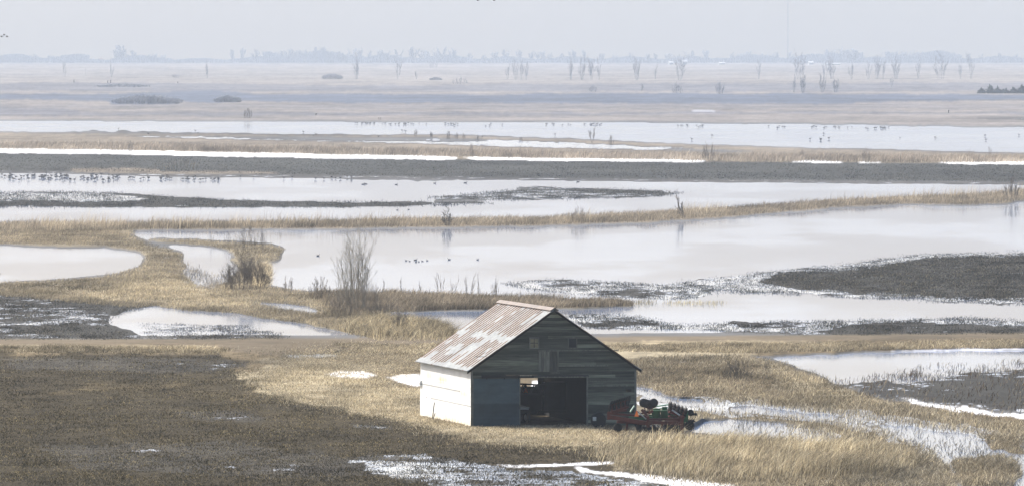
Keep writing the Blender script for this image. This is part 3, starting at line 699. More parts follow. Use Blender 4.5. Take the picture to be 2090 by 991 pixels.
def siding(mb, x0f, x1f, z0, z1, holes, y, th=.03, course=.185, out=-1, seed=1, swap=False, tones=(.5, 1.7), joint=(1.6, 4.2)):
    """horizontal lap boards as real strips; x0f/x1f give the wall's ends at a height"""
    rr = random.Random(seed); z = z0
    while z < z1 - .02:
        zt = min(z + course, z1)
        cuts = [h for h in holes if h[2] < (z + zt) / 2 < h[3]]
        a0, a1 = x0f(z), x1f(z); b0, b1 = x0f(zt), x1f(zt)
        segs = [(a0, a1)]
        for h in cuts:
            n = []
            for s in segs:
                if h[1] <= s[0] or h[0] >= s[1]: n.append(s); continue
                if h[0] > s[0]: n.append((s[0], h[0]))
                if h[1] < s[1]: n.append((h[1], s[1]))
            segs = n
        ct = rr.uniform(*tones)
        for (p, q) in segs:
            x = p
            while x < q - .01:
                e = min(q, x + rr.uniform(*joint))
                if q - e < .4: e = q
                xb = b0 if abs(x - a0) < 1e-6 else x; eb = b1 if abs(e - a1) < 1e-6 else e
                if eb > xb:
                    mb.tone = ct * rr.uniform(.75, 1.25) * (2.0 if rr.random() < .12 else 1)
                    lap = .018; g = rr.uniform(0, .012)
                    o0 = y + out * (th + lap); o1 = y + out * th; i_ = y
                    ys0 = sorted((o0, i_)); ys1 = sorted((o1, i_))
                    Pn = [(x, ys0[0], z + g), (e - .006, ys0[0], z + g), (e - .006, ys0[1], z + g), (x, ys0[1], z + g), (xb, ys1[0], zt), (eb - .006, ys1[0], zt), (eb - .006, ys1[1], zt), (xb, ys1[1], zt)]
                    if swap: Pn = [(p_[1], p_[0], p_[2]) for p_ in Pn]
                    mb.hexa(Pn)
                x = e
        z = zt
gx0 = lambda z: 0 if z <= ZE else (z - ZE) / SL
gx1 = lambda z: BW - gx0(z)
DO0, DO1, DOZ = pxz(1058, 0)[0], pxz(1195, 0)[0], 2.98
w1a, w1b = pxz(1081, 711), pxz(1097, 692)
w2a, w2b = pxz(1159, 711), pxz(1174, 692)
la, lb = pxz(1098, 760), pxz(1136, 719)
ha, hb_ = pxz(1275, 803), pxz(1286, 797.5)
holes = [(DO0 - .02, DO1, -1, DOZ + .04), (w1a[0], w1b[0], w1a[1], w1b[1]), (w2a[0], w2b[0], w2a[1], w2b[1]), (la[0], lb[0], la[1], lb[1]), (ha[0], hb_[0], ha[1], hb_[1])]
fw = MB(); siding(fw, gx0, gx1, 0, ZR - .02, holes, 0, seed=5); fw.build('front_wall', M['wood_dark'], barn)
rw = MB(); siding(rw, gx0, gx1, 0, ZR - .02, [(5.5, 7.55, 1.75, 2.75)], BL, out=1, seed=6, course=.3)
for (p, q, z0_, z1_) in ((.05, BW - .05, 0, 1.78), (.05, 5.48, 1.78, ZE), (7.57, BW - .05, 1.78, ZE), (5.48, 7.57, 2.78, ZE)): rw.box(p, q, BL - .03, BL - .002, z0_ + .001, z1_)  # solid backing added to stop light leaking through the laps
rw.build('rear_wall', M['wood_in'], barn)
# right side wall (boards), runs back along y
sw = MB(); siding(sw, lambda z: 0, lambda z: BL, 0, ZE, [], BW, out=1, seed=8, swap=True, course=.22); sw.build('side_wall', M['wood_dark'], barn)
# white sheet metal on the left side wall, slightly buckled
msh, nt, b = nmat('white_sheet'); M['sheet'] = msh
tc = N(nt, 'ShaderNodeTexCoord'); mp = N(nt, 'ShaderNodeMapping'); mp.inputs['Scale'].default_value = (1, 1.3, .5); nt.links.new(tc.outputs['Object'], mp.inputs[0])
st = noise(nt, mp.outputs[0], 1.6, 6, .65)
ca = N(nt, 'ShaderNodeAttribute', attribute_name='Col')
cc_ = mixc(nt, mrange(nt, st, .60, .74, 0, .3), ca.outputs['Color'], (.62, .52, .32))
nt.links.new(cc_, b.inputs['Base Color']); b.inputs['Roughness'].default_value = .8; b.inputs['Specular IOR Level'].default_value = .1
ny, nz = 170, 60
yy, zz = np.meshgrid(np.linspace(-.02, BL, ny), np.linspace(0.0, ZE + .05, nz))
bow = .025 * fbm(yy * .5, zz * .8, 4, 3) + .02 * np.floor(zz / 1.22) * -.6 - .012 * np.abs(np.sin(yy * pi / .25)) * 1.0
low = np.where(zz < .02, .12 * np.abs(fbm(yy * 1.1, zz, 14, 3)), 0)
Vw = np.stack([-.035 - bow - .02 * (yy > BL - .6) * (np.abs(zz - 2.05) < .2) * 6, yy, zz + low], -1).reshape(-1, 3)
ii = np.arange(ny * nz).reshape(nz, ny)
Qw = np.stack([ii[:-1, 1:], ii[:-1, :-1], ii[1:, :-1], ii[1:, 1:]], -1).reshape(-1, 4)
Cw = np.ones((nz, ny, 3)) * np.array((.66, .665, .65)) * (.90 + .2 * vn(yy * 1.1, np.floor(zz / .41) * 3.1, 66))[..., None]
def stain(y0, z0, ry, rz, k):
    s = np.exp(-((yy - y0) / ry) ** 2 - ((zz - z0) / rz) ** 2) * (np.sin(yy * 13 + 1.5 * np.sin(zz * 2)) > -.2)
    Cw[:] = Cw * (1 - k * s[..., None]) + np.array((.55, .40, .16)) * k * s[..., None]
stain(9.5, 2.5, 1.5, .22, .85); stain(13.6, 2.6, 1.3, .25, .5); stain(2.6, 1.9, 1.6, .22, .5); stain(12, 1.4, 2, .3, .12); stain(6, .05, 9, .3, .8)
for zs in (1.22, 2.05):
    s = (np.abs(zz - zs) < .025) * (fbm(yy * .3, zz * 0 + zs, 9, 3) > -.15); Cw[s > 0] *= .35
sd = link('side_wall', mesh('side_wall', Vw, [Qw], msh, False, {'Col': Cw.reshape(-1, 3)}), barn); sd['label'] = 'white painted sheet metal side wall with rust stains'
# frame posts and beams inside, corner boards
for (x, y) in ((-.03, -.05), (BW - .07, -.05)):
    cb = MB(); cb.tone = .8; cb.box(x - .01, x + .11, y - .012, y + .05, 0, ZE); cb.build('corner_board', M['trim'], barn)
fr = MB()
for y in (.12, 4.2, 8.3, 12.4, BL - .15):
    for x in (.12, DO0 - .1 if y < 1 else 2.2, DO1 + .1 if y < 1 else 8.2, BW - .12): fr.box(x - .08, x + .08, y - .08, y + .08, 0, ZE - .1 if x in (.12, BW - .12) else 3.3)
    fr.box(.06, BW - .06, y - .07, y + .07, 3.2, 3.4)
    fr.bar((.1, y, ZE - .1), (BW / 2, y, ZR - .2), .12); fr.bar((BW - .1, y, ZE - .1), (BW / 2, y, ZR - .2), .12)
fr.bar((DO0 + .5, BL - .3, 3.3), (DO0 + 2.3, BL - .3, 2.0), .12)
fr.build('timber_frame', M['wood_in'], barn)
# hay floor closes the loft
lf = MB()
for k in range(34): lf.box(.1 + .295 * k, .1 + .295 * k + .285, .15, BL - .1, 3.42, 3.45)
lf.build('loft_floor', M['wood_in'], barn)
dk = MB(); dk.box(7.75, 7.8, 1.2, BL - 1, 0, 3.1); dk.box(1.9, 1.95, 1.5, 9, 0, 3.1); dk.build('stall_partition', M['wood_in'], barn)
# roof: corrugated sheets with rust that starts at laps
mr, nt, b = nmat('corrugated_roof'); M['roof'] = mr
ca = N(nt, 'ShaderNodeAttribute', attribute_name='Col'); tc = N(nt, 'ShaderNodeTexCoord')
nv = mrange(nt, noise(nt, tc.outputs['Object'], 5, 5, .6), .25, .75, .78, 1.2)
nt.links.new(mixc(nt, 1.0, ca.outputs['Color'], nv, 'MULTIPLY'), b.inputs['Base Color']); b.inputs['Roughness'].default_value = .85; b.inputs['Specular IOR Level'].default_value = .08
OVL, OVR, RK0, RK1 = .30, .32, -.28, BL + .25
LS = math.hypot(BW / 2 + OVL, (BW / 2 + OVL) * SL)
nu, nvv = 620, 110
def slope_mesh(side, nu, nvv):
    ul = np.linspace(RK0, RK1, nu); vl = np.linspace(0, 1, nvv); U, Vv = np.meshgrid(ul, vl)   # v: 0 eave, 1 ridge
    ov = OVL if side < 0 else OVR
    nx, nzn = (-SL / math.hypot(1, SL), 1 / math.hypot(1, SL))
    x = -ov + (BW / 2 + ov) * Vv; z = ZE - ov * SL + .06 + (BW / 2 + ov) * SL * Vv
    off = .009 * np.sin(2 * pi * U / .152) + .02 * ((Vv * 3) % 1 < .02) + .012 * np.floor(Vv * 2.999) * -1
    x = x + nx * off; z = z + nzn * off
    if side > 0: x = BW - x
    pitch = .78
    k = np.floor(U / pitch); fu = U / pitch - k
    wob = .16 * fbm(U * 3, Vv * 9, 5, 3)
    run = vn(k * 3.7, Vv * 9 + k * 5.1, 31) * .55 + vn(k * .9, Vv * 4.2, 35) * .30 + .30 * vn(U * .28, Vv * 1.6, 41)
    lapb = np.exp(-((Vv - .50) / .055) ** 2) * .42 + np.exp(-((Vv - .02) / .04) ** 2) * .5 + np.exp(-((Vv - .97) / .02) ** 2) * .15
    lapb += .22 * np.exp(-((Vv - .30 + .02 * (U - 8)) / .10) ** 2) * sm(U, 4, 8)
    lapb += .20 * sm(-U, -5, -1) * sm(Vv, .55, .9) * .8
    rust = sm(run - lapb + .10 * sm(U, 7, 14), .40, .52) * (np.abs(fu - .5) < .27 + wob * .3)
    tint = .15 * vn(U * 9, Vv * 30, 8) + .22 * (vn(np.floor(U / 1.56) * 7.7, np.floor(Vv * 3) * 5.3, 12) - .5)
    Cr = np.array((.60, .62, .60)) * (1 - .55 * rust)[..., None] + 0 * rust[..., None]
    Cr = np.array((.36, .37, .365)) * (1 - rust)[..., None] * (.85 + tint)[..., None] + np.array((.15, .083, .048)) * rust[..., None] * (.8 + 2 * tint)[..., None]
    Cr[-2:] *= .8
    Vt = np.stack([x, U, z], -1).reshape(-1, 3); n = nu * nvv
    Vb = Vt - np.array((0, 0, .05))
    ii = np.arange(n).reshape(nvv, nu)
    q = np.stack([ii[:-1, :-1], ii[:-1, 1:], ii[1:, 1:], ii[1:, :-1]], -1).reshape(-1, 4)
    if side < 0: q = q[:, ::-1]
    edge = []
    for a in (ii[0], ii[-1], ii[:, 0], ii[:, -1]):
        edge.append(np.stack([a[:-1], a[1:], a[1:] + n, a[:-1] + n], -1))
    q2 = q[:, ::-1] + n
    return mesh('roof_slope', np.concatenate([Vt, Vb]), [np.concatenate([q, q2] + edge)], mr, False, {'Col': np.concatenate([Cr.reshape(-1, 3), Cr.reshape(-1, 3) * .35])})
rs = link('roof_slope', slope_mesh(-1, nu, nvv), barn); rs['label'] = 'rust striped corrugated tin slope facing left'
rs2 = link('roof_slope', slope_mesh(1, 300, 20), barn)
rc = MB()
rc.hexa([(BW / 2 - .26, RK0 - .02, ZR - .07), (BW / 2, RK0 - .02, ZR + .10), (BW / 2, RK1, ZR + .10), (BW / 2 - .26, RK1, ZR - .07), (BW / 2 - .26, RK0 - .02, ZR - .03), (BW / 2, RK0 - .02, ZR + .14), (BW / 2, RK1, ZR + .14), (BW / 2 - .26, RK1, ZR - .03)])
rc.hexa([(BW / 2 + .001, RK0 - .02, ZR + .10), (BW / 2 + .26, RK0 - .02, ZR - .07), (BW / 2 + .26, RK1, ZR - .07), (BW / 2 + .001, RK1, ZR + .10), (BW / 2 + .001, RK0 - .02, ZR + .14), (BW / 2 + .26, RK0 - .02, ZR - .03), (BW / 2 + .26, RK1, ZR - .03), (BW / 2 + .001, RK1, ZR + .14)])
rcm = simple('ridge_metal', (.085, .058, .045), .6, var=.5, scale=1.2)
rc.build('ridge_cap', rcm, rs)
for s in (-1, 1):
    mb = MB(); ov = OVL if s < 0 else OVR
    x0 = -ov if s < 0 else BW + ov
    mb.hexa([(x0, RK0 + .03, ZE - ov * SL - .13), (x0, RK0 + .07, ZE - ov * SL - .13), (BW / 2, RK0 + .07, ZR - .13), (BW / 2, RK0 + .03, ZR - .13),
             (x0, RK0 + .03, ZE - ov * SL + .02), (x0, RK0 + .07, ZE - ov * SL + .02), (BW / 2, RK0 + .07, ZR + .02), (BW / 2, RK0 + .03, ZR + .02)])
    mb.build('barge_board', M['wood_in'], barn)
# sliding door with its two tone sheets, on a rail
sdm = MB(); xs0, xs1 = .06, DO0 + .02
for (z0, z1, tn, y) in ((.03, .62, .95, -.10), (.62, 1.42, .78, -.105), (1.42, 2.95, 1.3, -.112)):
    sdm.tone = tn; n = 24
    for k in range(n):
        a = xs0 + (xs1 - xs0) * k / n; c_ = xs0 + (xs1 - xs0) * (k + 1) / n
        yo = y - .008 * (k % 2)
        sdm.box(a, c_, yo, y + .03, z0, z1)
door = sdm.build('sliding_door', M['door'], barn)
de = MB(); de.box(xs1, xs1 + .05, -.13, -.06, .02, 2.97); de.build('door_edge', M['trim'], door)
de = MB(); de.box(xs0, xs0 + .04, -.13, -.118, .02, 2.97); de.build('door_edge', M['trim'], door)
tk = MB(); tk.box(.62, DO1 + .1, -.20, -.055, 3.0, 3.13); tk.box(.6, 3.0, -.23, -.205, 3.10, 3.15)
for x in (.9, 2.0, 2.9): tk.box(x, x + .06, -.17, -.12, 2.9, 3.0)
tk.build('door_rail', M['black'], barn)
hd = MB(); hd.tone = 1.2; hd.box(DO0 + .9, DO1 + .06, -.26, -.205, 2.985, 3.06); hd.tone = 2.2; hd.box(DO0 + .02, DO0 + .75, -.26, -.21, 3.10, 3.14); hd.build('door_header', M['loft'], barn)
jb = MB(); jb.box(DO1 + .0, DO1 + .09, -.085, .04, 0, 2.98); jb.tone = 1; jb.build('door_jamb', M['trim'], barn)
# loft door of vertical planks
ld = MB(); n = 7
for k in range(n):
    a = la[0] + (lb[0] - la[0]) * k / n; c_ = la[0] + (lb[0] - la[0]) * (k + 1) / n
    ld.tone = (1.25, 1.1, 1.45, 1.5, .7, .55, .6)[k]
    ld.box(a, c_ - .012, -.075 - .006 * (k % 2), .0, la[1], lb[1])
ldo = ld.build('loft_door', M['loft'], barn)
lt = MB(); lt.tone = 1.1; lt.box(la[0] - .05, lb[0] + .12, -.12, -.05, lb[1] + .01, lb[1] + .09); lt.tone = 1.3; lt.box(lb[0] + .005, lb[0] + .06, -.10, -.05, la[1], lb[1]); lt.tone = .8
lt.box(la[0] + .75, lb[0] + .15, -.10, -.051, la[1] - .12, la[1] - .01); lt.build('door_trim', M['loft'], ldo)
for (p, q, t0_, z0_, z1_, tn) in ((lb[0] + .08, lb[0] + 3.2, -.062, la[1] + .32, la[1] + .40, 1.5), (lb[0] + .1, BW - 1.1, -.060, lb[1] + .03, lb[1] + .08, 1.5),
        (DO1 + .3, BW - .5, -.06, 2.42, 2.49, 1.5), (DO1 + .2, BW - .1, -.061, 2.72, 2.76, 1.5), (.2, 3.0, -.055, 4.28, 4.31, .35)):
    bd = MB(); bd.tone = tn; bd.box(p, q, t0_, t0_ + .012, z0_, z1_); bd.build('loose_board', M['loft'], barn)
def window(a, b_, paned, lab):
    x0, z0 = a; x1, z1 = b_
    f = MB(); f.tone = 1
    for (p, q, r, s) in ((x0 - .06, x0, z0 - .06, z1 + .06), (x1, x1 + .06, z0 - .06, z1 + .06), (x0, x1, z0 - .06, z0), (x0, x1, z1, z1 + .06)): f.box(p, q, -.075, .01, r, s)
    w = f.build('window', M['trim'] if paned else M['loft'], barn); w['label'] = lab
    g = MB(); g.box(x0, x1, -.02, -.01, z0, z1); g.build('pane', M['pane'] if paned else M['black'], w)  # the empty window gets a black sheet for the shade inside
    if paned:
        k = MB(); xm = (x0 + x1) / 2; zm = (z0 + z1) / 2
        k.box(xm - .025, xm + .025, -.035, -.021, z0, z1); k.box(x0, xm - .026, -.035, -.021, zm - .025, zm + .025); k.box(xm + .026, x1, -.035, -.021, zm - .025, zm + .025)
        k.build('muntin', M['wood_dark'], w)
window(w1a, w1b, True, 'small four pane gable window with tan panes')
window(w2a, w2b, False, 'dark empty gable window')
# exhaust hood left of the loft door is absent; a leaning stick on the white wall
stk = MB(); stk.bar((-.28, 11.2, 0), (-.12, 11.35, 1.05), .06, n=6); stk.bar((-.28, 11.0, 0), (-.22, 10.6, .4), .05, n=6)
s_ = stk.build('post', M['wood_in'], None, (bx_, by_, .25), (0, 0, YAW)); tag(s_, 'dark broken stick leaning on the white barn wall', 'post')

# ------------------------------------------------------------------ inside: a hayrack wagon and an elevator
wg = empty('farm_wagon', (bx_ + cos(YAW) * 4.6 - sin(YAW) * 5, by_ + sin(YAW) * 4.6 + cos(YAW) * 5, .25), YAW)
tag(wg, 'flat farm wagon parked in the dark doorway of the barn', 'wagon')
mb = MB(); mb.box(-2.6, -.2, -1.2, 2.6, .95, 1.02); mb.tone = 1.5; mb.box(-2.6, -.25, -1.26, -1.21, .86, 1.03); mb.build('deck', M['grey'], wg)
mb = MB(); mb.box(-1.2, -.9, -1.1, 2.5, .75, .94); mb.box(-2.5, -.3, -.8, -.6, .6, .75); mb.box(-2.5, -.3, 1.8, 2.0, .6, .75); mb.build('chassis', M['black'], wg)
for (x, y) in ((-.25, -.7), (-.25, 1.9), (-2.3, -.7), (-2.3, 1.9)):
    t_ = MB(); t_.lathe((x, y, .36), (1, .25, 0), [(-.1, .22), (-.1, .34), (-.06, .37), (.06, .37), (.1, .34), (.1, .22)]); w_ = t_.build('wheel', M['tyre'], wg)
    t_ = MB(); t_.lathe((x, y, .36), (1, .25, 0), [(-.106, .05), (-.108, .2), (.106, .2), (.108, .05)]); t_.build('rim', M['rim'], w_)
el = empty('hay_elevator', (bx_ + cos(YAW) * 3.2 - sin(YAW) * 9, by_ + sin(YAW) * 3.2 + cos(YAW) * 9, .25), YAW)
tag(el, 'black trussed hay elevator seen against the light inside the barn', 'elevator')
mb = MB()
for (y) in (0, .5):
    mb.bar((.6, y, 2.30), (7.6, y, 1.95), .09); mb.bar((.6, y, 1.65), (7.6, y, 1.45), .09)
    for k in range(10):
        x = .6 + .7 * k; zt = 2.30 - .05 * .7 * k; zb = 1.65 - .0286 * .7 * k
        mb.bar((x, y, zt), (x + .35, y, zb), .07); mb.bar((x + .35, y, zb), (x + .7, y, zt), .07)
mb.build('truss', M['black'], el)
mb = MB(); mb.box(3.2, 4.6, -.1, .7, .6, 2.35); mb.build('light_block', M['black'], el)  # added block that cuts off the light from the rear opening
for (p, q) in (((1.6, .2, 1.6), (1.4, .2, .3)), ((6.6, .2, 1.5), (6.8, .2, .3))): mb = MB(); mb.bar(p, q, .12); mb.build('leg', M['black'], el)
mb = MB(); mb.box(2.9, 4.8, -.2, .8, .45, .6); mb.build('skid', M['black'], el)
#
for x in (1.4, 6.8): mb = MB(); mb.lathe((x, .25, .3), (0, 1, 0), [(-.08, .15), (-.08, .3), (.08, .3), (.08, .15)]); mb.build('wheel', M['tyre'], el)
mb = MB(); mb.hexa([(1.9, -.08, 1.72), (2.15, -.08, 1.72), (2.15, -.06, 1.72), (1.9, -.06, 1.72), (1.99, -.08, 2.0), (2.05, -.08, 2.0), (2.05, -.06, 2.0), (1.99, -.06, 2.0)]); mb.build('reflector', M['orange'], el)
# a dark roller with a pale hub against the gable
tw = empty('spare_wheel', (0, 0, 0)); tx, ty, tz = at(1222, 876, .25)
tw.location = (tx, ty + 3.2, .25); tag(tw, 'dark wheel with a pale hub standing against the right gable wall', 'wheel')
mb = MB(); mb.lathe((0, 0, .46), (-.3, 1, 0), [(-.17, .28), (-.19, .40), (-.12, .46), (.12, .46), (.19, .40), (.17, .28)], 24); mb.build('tyre', M['tyre'], tw)
mb = MB(); mb.lathe((0, 0, .46), (-.3, 1, 0), [(-.13, .08), (-.15, .10), (-.12, .27), (.12, .27), (.13, .08)], 20); mb.build('rim', M['black'], tw)
mb = MB(); mb.box(-.34, -.12, -.34, -.25, .42, .66); mb.build('hub_plate', M['rim'], tw)

# ------------------------------------------------------------------ the machines to the right of the barn
MX, MY, _ = at(1300, 882, .25)
K33 = 33.2
fx = lambda px: (px - 1300) / K33
fz = lambda py: (884 - py) / K33
def discs(mb_parent, mat, pts, r, axis, name='disc'):
    for (x, y, z) in pts:
        d = MB(); d.lathe((x, y, z), axis, [(-.045, .03), (-.05, r * .25), (-.03, r * .65), (.02, r), (.03, r), (-.015, r * .65), (-.03, r * .25), (-.02, .03)], 22)
        d.build(name, mat, mb_parent)
dh = empty('disc_harrow', (MX, MY, .25), 0)
tag(dh, 'red folding disc harrow with black discs raised beside the barn', 'harrow')
f = MB()
f.bar((fx(1243), .1, fz(852)), (fx(1323), -.35, fz(865)), .20, .24); f.bar((fx(1243), .7, fz(846)), (fx(1325), .6, fz(853)), .13)
f.bar((fx(1243), .1, fz(842)), (fx(1243), .1, fz(858)), .16); f.bar((fx(1243), .7, fz(846)), (fx(1243), .1, fz(852)), .12)
f.bar((fx(1322), -.35, fz(850)), (fx(1322), -.35, fz(873)), .17); f.bar((fx(1310), .0, fz(838)), (fx(1323), -.3, fz(853)), .13); f.bar((fx(1306), .2, fz(846)), (fx(1324), .2, fz(843)), .1)
f.bar((fx(1323), -.3, fz(862)), (fx(1392), -.1, fz(866)), .18, .2); f.bar((fx(1323), .5, fz(858)), (fx(1390), .5, fz(858)), .14); f.bar((fx(1390), -.1, fz(850)), (fx(1390), -.1, fz(884)), .2, .22)
f.bar((fx(1350), -.2, fz(866)), (fx(1350), -.2, fz(880)), .14); f.bar((fx(1384), .2, fz(852)), (fx(1372), .3, fz(838)), .12); f.bar((fx(1280), .3, fz(862)), (fx(1280), .6, fz(880)), .14)
f.bar((fx(1260), -.1, fz(862)), (fx(1330), .9, fz(868)), .14)
f.build('frame', M['red'], dh)
t_ = MB(); t_.bar((fx(1370), -.2, fz(838)), (fx(1386), -.2, fz(849)), .10, n=8); t_.build('hydraulic_cylinder', M['grey'], dh)
t_ = MB(); t_.bar((fx(1300), -.25, fz(840)), (fx(1318), -.3, fz(856)), .08, n=8); t_.build('hydraulic_cylinder', M['grey'], dh)
# left gang, raised and tilted, in the shade of the wall
def gang(p0, p1, n, r, ax, hang):
    s = MB(); s.bar(p0, p1, .07, n=6)
    for k in range(0, n, 2):
        q = np.array(p0) + (np.array(p1) - np.array(p0)) * (k + .5) / n
        s.bar(q, q + np.array(hang), .07)
    a = np.array(p0) + np.array(hang); b2 = np.array(p1) + np.array(hang); s.bar(a, b2, .12)
    g = s.build('disc_gang', M['red'], dh)
    discs(g, M['black'], [tuple(np.array(p0) + (np.array(p1) - np.array(p0)) * k / (n - 1)) for k in range(n)], r, ax)
gang((fx(1248), .3, fz(829)), (fx(1283), .5, fz(819)), 8, .27, (1, -.5, -.25), (.0, -.1, -.42))
gang((fx(1246), .9, fz(835)), (fx(1280), 1.0, fz(830)), 6, .25, (1, -.5, -.25), (.0, -.1, -.3))
gang((fx(1313), -.1, fz(824)), (fx(1323), .9, fz(828)), 3, .27, (.25, 1, 0), (.05, 0, -.5))
gang((fx(1334), -.1, fz(824)), (fx(1327), 1.0, fz(830)), 3, .27, (-.25, 1, 0), (-.1, 0, -.5))
gang((fx(1366), -.1, fz(828)), (fx(1397), .8, fz(841)), 5, .25, (1, .55, -.1), (-.05, .1, -.42))
gang((fx(1366), .7, fz(840)), (fx(1394), 1.4, fz(848)), 6, .26, (1, .75, -.1), (-.05, .1, -.35))
# lower gangs in shadow under the frame
gang((fx(1300), .2, fz(876)), (fx(1340), .7, fz(877)), 8, .24, (1, .5, 0), (0, .05, .4))
gang((fx(1356), .1, fz(875)), (fx(1386), .5, fz(875)), 7, .27, (1, .5, 0), (0, .05, .4))
for (px, py, r, y) in ((1352, 879, .20, -.55), (1326, 878, .19, -.3), (1262, 874, .26, .3)):
    t_ = MB(); t_.lathe((fx(px), y, max(fz(py), r)), (.1, 1, 0), [(-.09, r * .6), (-.10, r * .9), (-.06, r), (.06, r), (.10, r * .9), (.09, r * .6)], 20)
    w_ = t_.build('wheel', M['tyre'], dh)
    t_ = MB(); t_.lathe((fx(px), y, max(fz(py), r)), (.1, 1, 0), [(-.07, .03), (-.098, r * .2), (-.06, r * .35), (-.098, r * .6), (.09, r * .6), (.07, .03)], 20); t_.build('rim', M['rim'] if px == 1352 else M['black'], w_)
sg = MB(); x0, z0 = fx(1299), fz(851)
sg.hexa([(x0 - .13, -.32, z0), (x0 + .13, -.32, z0), (x0 + .13, -.30, z0), (x0 - .13, -.30, z0), (x0 - .02, -.32, z0 + .34), (x0 + .04, -.32, z0 + .34), (x0 + .04, -.30, z0 + .34), (x0 - .02, -.30, z0 + .34)])
sg.build('slow_vehicle_sign', M['orange'], dh)

pl = empty('planter', (MX, MY + 2.6, .25), 0)
tag(pl, 'green planter with pale pipes standing behind the red harrow', 'planter')
K2 = 33.1
f = MB()
f.bar((fx(1285), 0, .75), (fx(1400), 0, .85), .2); f.bar((fx(1285), .8, .8), (fx(1400), .8, .95), .2)
f.box(fx(1334), fx(1348), -.1, .5, .75, 1.35); f.box(fx(1352), fx(1362), -.1, .5, .8, 1.45)
f.bar((fx(1330), .2, 1.2), (fx(1350), -.2, .55), .14)
f.build('frame', M['green'], pl)
for px in (1338, 1356, 1376):
    h = MB(); xx = fx(px); h.hexa([(xx - .16, -.5, .75), (xx + .16, -.5, .75), (xx + .16, -.15, .75), (xx - .16, -.15, .75), (xx - .24, -.6, 1.2), (xx + .24, -.6, 1.2), (xx + .24, -.05, 1.2), (xx - .24, -.05, 1.2)]); h.box(xx - .26, xx + .26, -.62, -.03, 1.201, 1.26)
    h.build('seed_hopper', M['green'], pl)
for (p, q, w_) in (((fx(1335), .3, 1.45), (fx(1372), .1, 1.62), .09), ((fx(1338), .3, 1.30), (fx(1374), .1, 1.45), .08), ((fx(1288), .0, 1.15), (fx(1296), .2, 1.5), .1)):
    h = MB(); h.bar(p, q, w_, n=8); h.build('pipe', M['lgreen'], pl)
ep = MB(); ep.box(fx(1394), fx(1404), -.7, -.5, .55, 1.25); ep.tone = 2.2; ep.box(fx(1395), fx(1397.5), -.74, -.705, .5, 1.22); ep.build('end_plate', M['green'], pl)
for (z, x1_) in ((1.02, 1422), (.62, 1418)):
    h = MB(); h.bar((fx(1398), -.55, z), (fx(x1_), -.75, z - .02), .08)
    for px in range(1404, int(x1_), 5):
        h.bar((fx(px), -.65, z), (fx(px) - .02, -.65, z - .22), .035); h.bar((fx(px) - .02, -.65, z - .22), (fx(px) - .12, -.65, z - .32), .03)
        h.lathe((fx(px), -.65, z + .03), (0, 1, 0), [(-.02, .02), (-.02, .08), (.02, .08), (.02, .02)], 10)
    h.build('tine_bar', M['black'], pl)
h = MB(); h.lathe((fx(1409), -.5, 1.12), (.5, 1, 0), [(-.05, .03), (-.03, .2), (.03, .2), (.05, .03)]); h.build('press_wheel', M['tyre'], pl)
h = MB(); h.lathe((fx(1407), -.3, .35), (.5, 1, 0), [(-.08, .1), (-.06, .3), (.06, .3), (.08, .1)]); h.build('press_wheel', M['tyre'], pl)
for x in (1310, 1385):
    h = MB(); h.lathe((fx(x), .4, .42), (.1, 1, 0), [(-.12, .2), (-.12, .38), (-.06, .42), (.06, .42), (.12, .38), (.12, .2)]); h.build('wheel', M['tyre'], pl)

# ------------------------------------------------------------------ bare trees and shrubs
class Seg:
    def __init__(self): self.s = []
    def add(self, a, b, r0, r1): self.s.append((*a, *b, r0, r1))
    def mesh(self, name, mat, n=3):
        s = np.array(self.s, float)
        A = s[:, :3]; B = s[:, 3:6]; r0 = s[:, 6]; r1 = s[:, 7]
        d = B - A; d /= np.maximum(np.linalg.norm(d, axis=1, keepdims=True), 1e-6)
        up = np.where(np.abs(d[:, 2:3]) < .9, np.array([[0, 0, 1.0]]), np.array([[1.0, 0, 0]]))
        u = np.cross(d, up); u /= np.linalg.norm(u, axis=1, keepdims=True); w = np.cross(d, u)
        Vs = []
        for (Pp, r) in ((A, r0), (B, r1)):
            for k in range(n):
                t = 2 * pi * k / n
                Vs.append(Pp + (u * cos(t) + w * sin(t)) * r[:, None])
        V = np.stack(Vs, 1).reshape(-1, 3); o = np.arange(len(s))[:, None] * 2 * n
        Fs = np.concatenate([o + np.array([[k, (k + 1) % n, n + (k + 1) % n, n + k]]) for k in range(n)])
        return mesh(name, V, [Fs], mat, True)
def grow(rr, p, d, length, r, depth, trunk, crown, lvl=0, nseg=4, up=.12, kids=5, spread=.6, rmin=.004, shrink=.55, jit=.12):
    p = np.array(p, float); d = np.array(d, float); d /= np.linalg.norm(d)
    seg = length / nseg
    for k in range(nseg):
        d2 = d + np.array([rr.gauss(0, jit), rr.gauss(0, jit), rr.gauss(0, jit * .5) + up * .5]); d2 /= np.linalg.norm(d2)
        q = p + d2 * seg; ra = r * (1 - .75 * k / nseg); rb = r * (1 - .75 * (k + 1) / nseg)
        (trunk if lvl == 0 else crown).add(p, q, max(ra, rmin), max(rb, rmin * .7))
        if depth > 0 and (k > 0 or lvl > 0):
            for c in range(max(1, int(kids / nseg + rr.random()))):
                a = rr.uniform(0, 2 * pi); s = spread * rr.uniform(.6, 1.3)
                e = d2 + s * np.array([cos(a), sin(a), 0]) + np.array([0, 0, up])
                m_ = p + (q - p) * rr.random()
                grow(rr, m_, e, length * shrink * rr.uniform(.6, 1.15) * (1 - .35 * k / nseg), rb * .6, depth - 1, trunk, crown, lvl + 1, max(2, nseg - 1), up, kids, spread, rmin, shrink, jit)
        p, d = q, d2
def scaled(o, w=None, h=None): return o

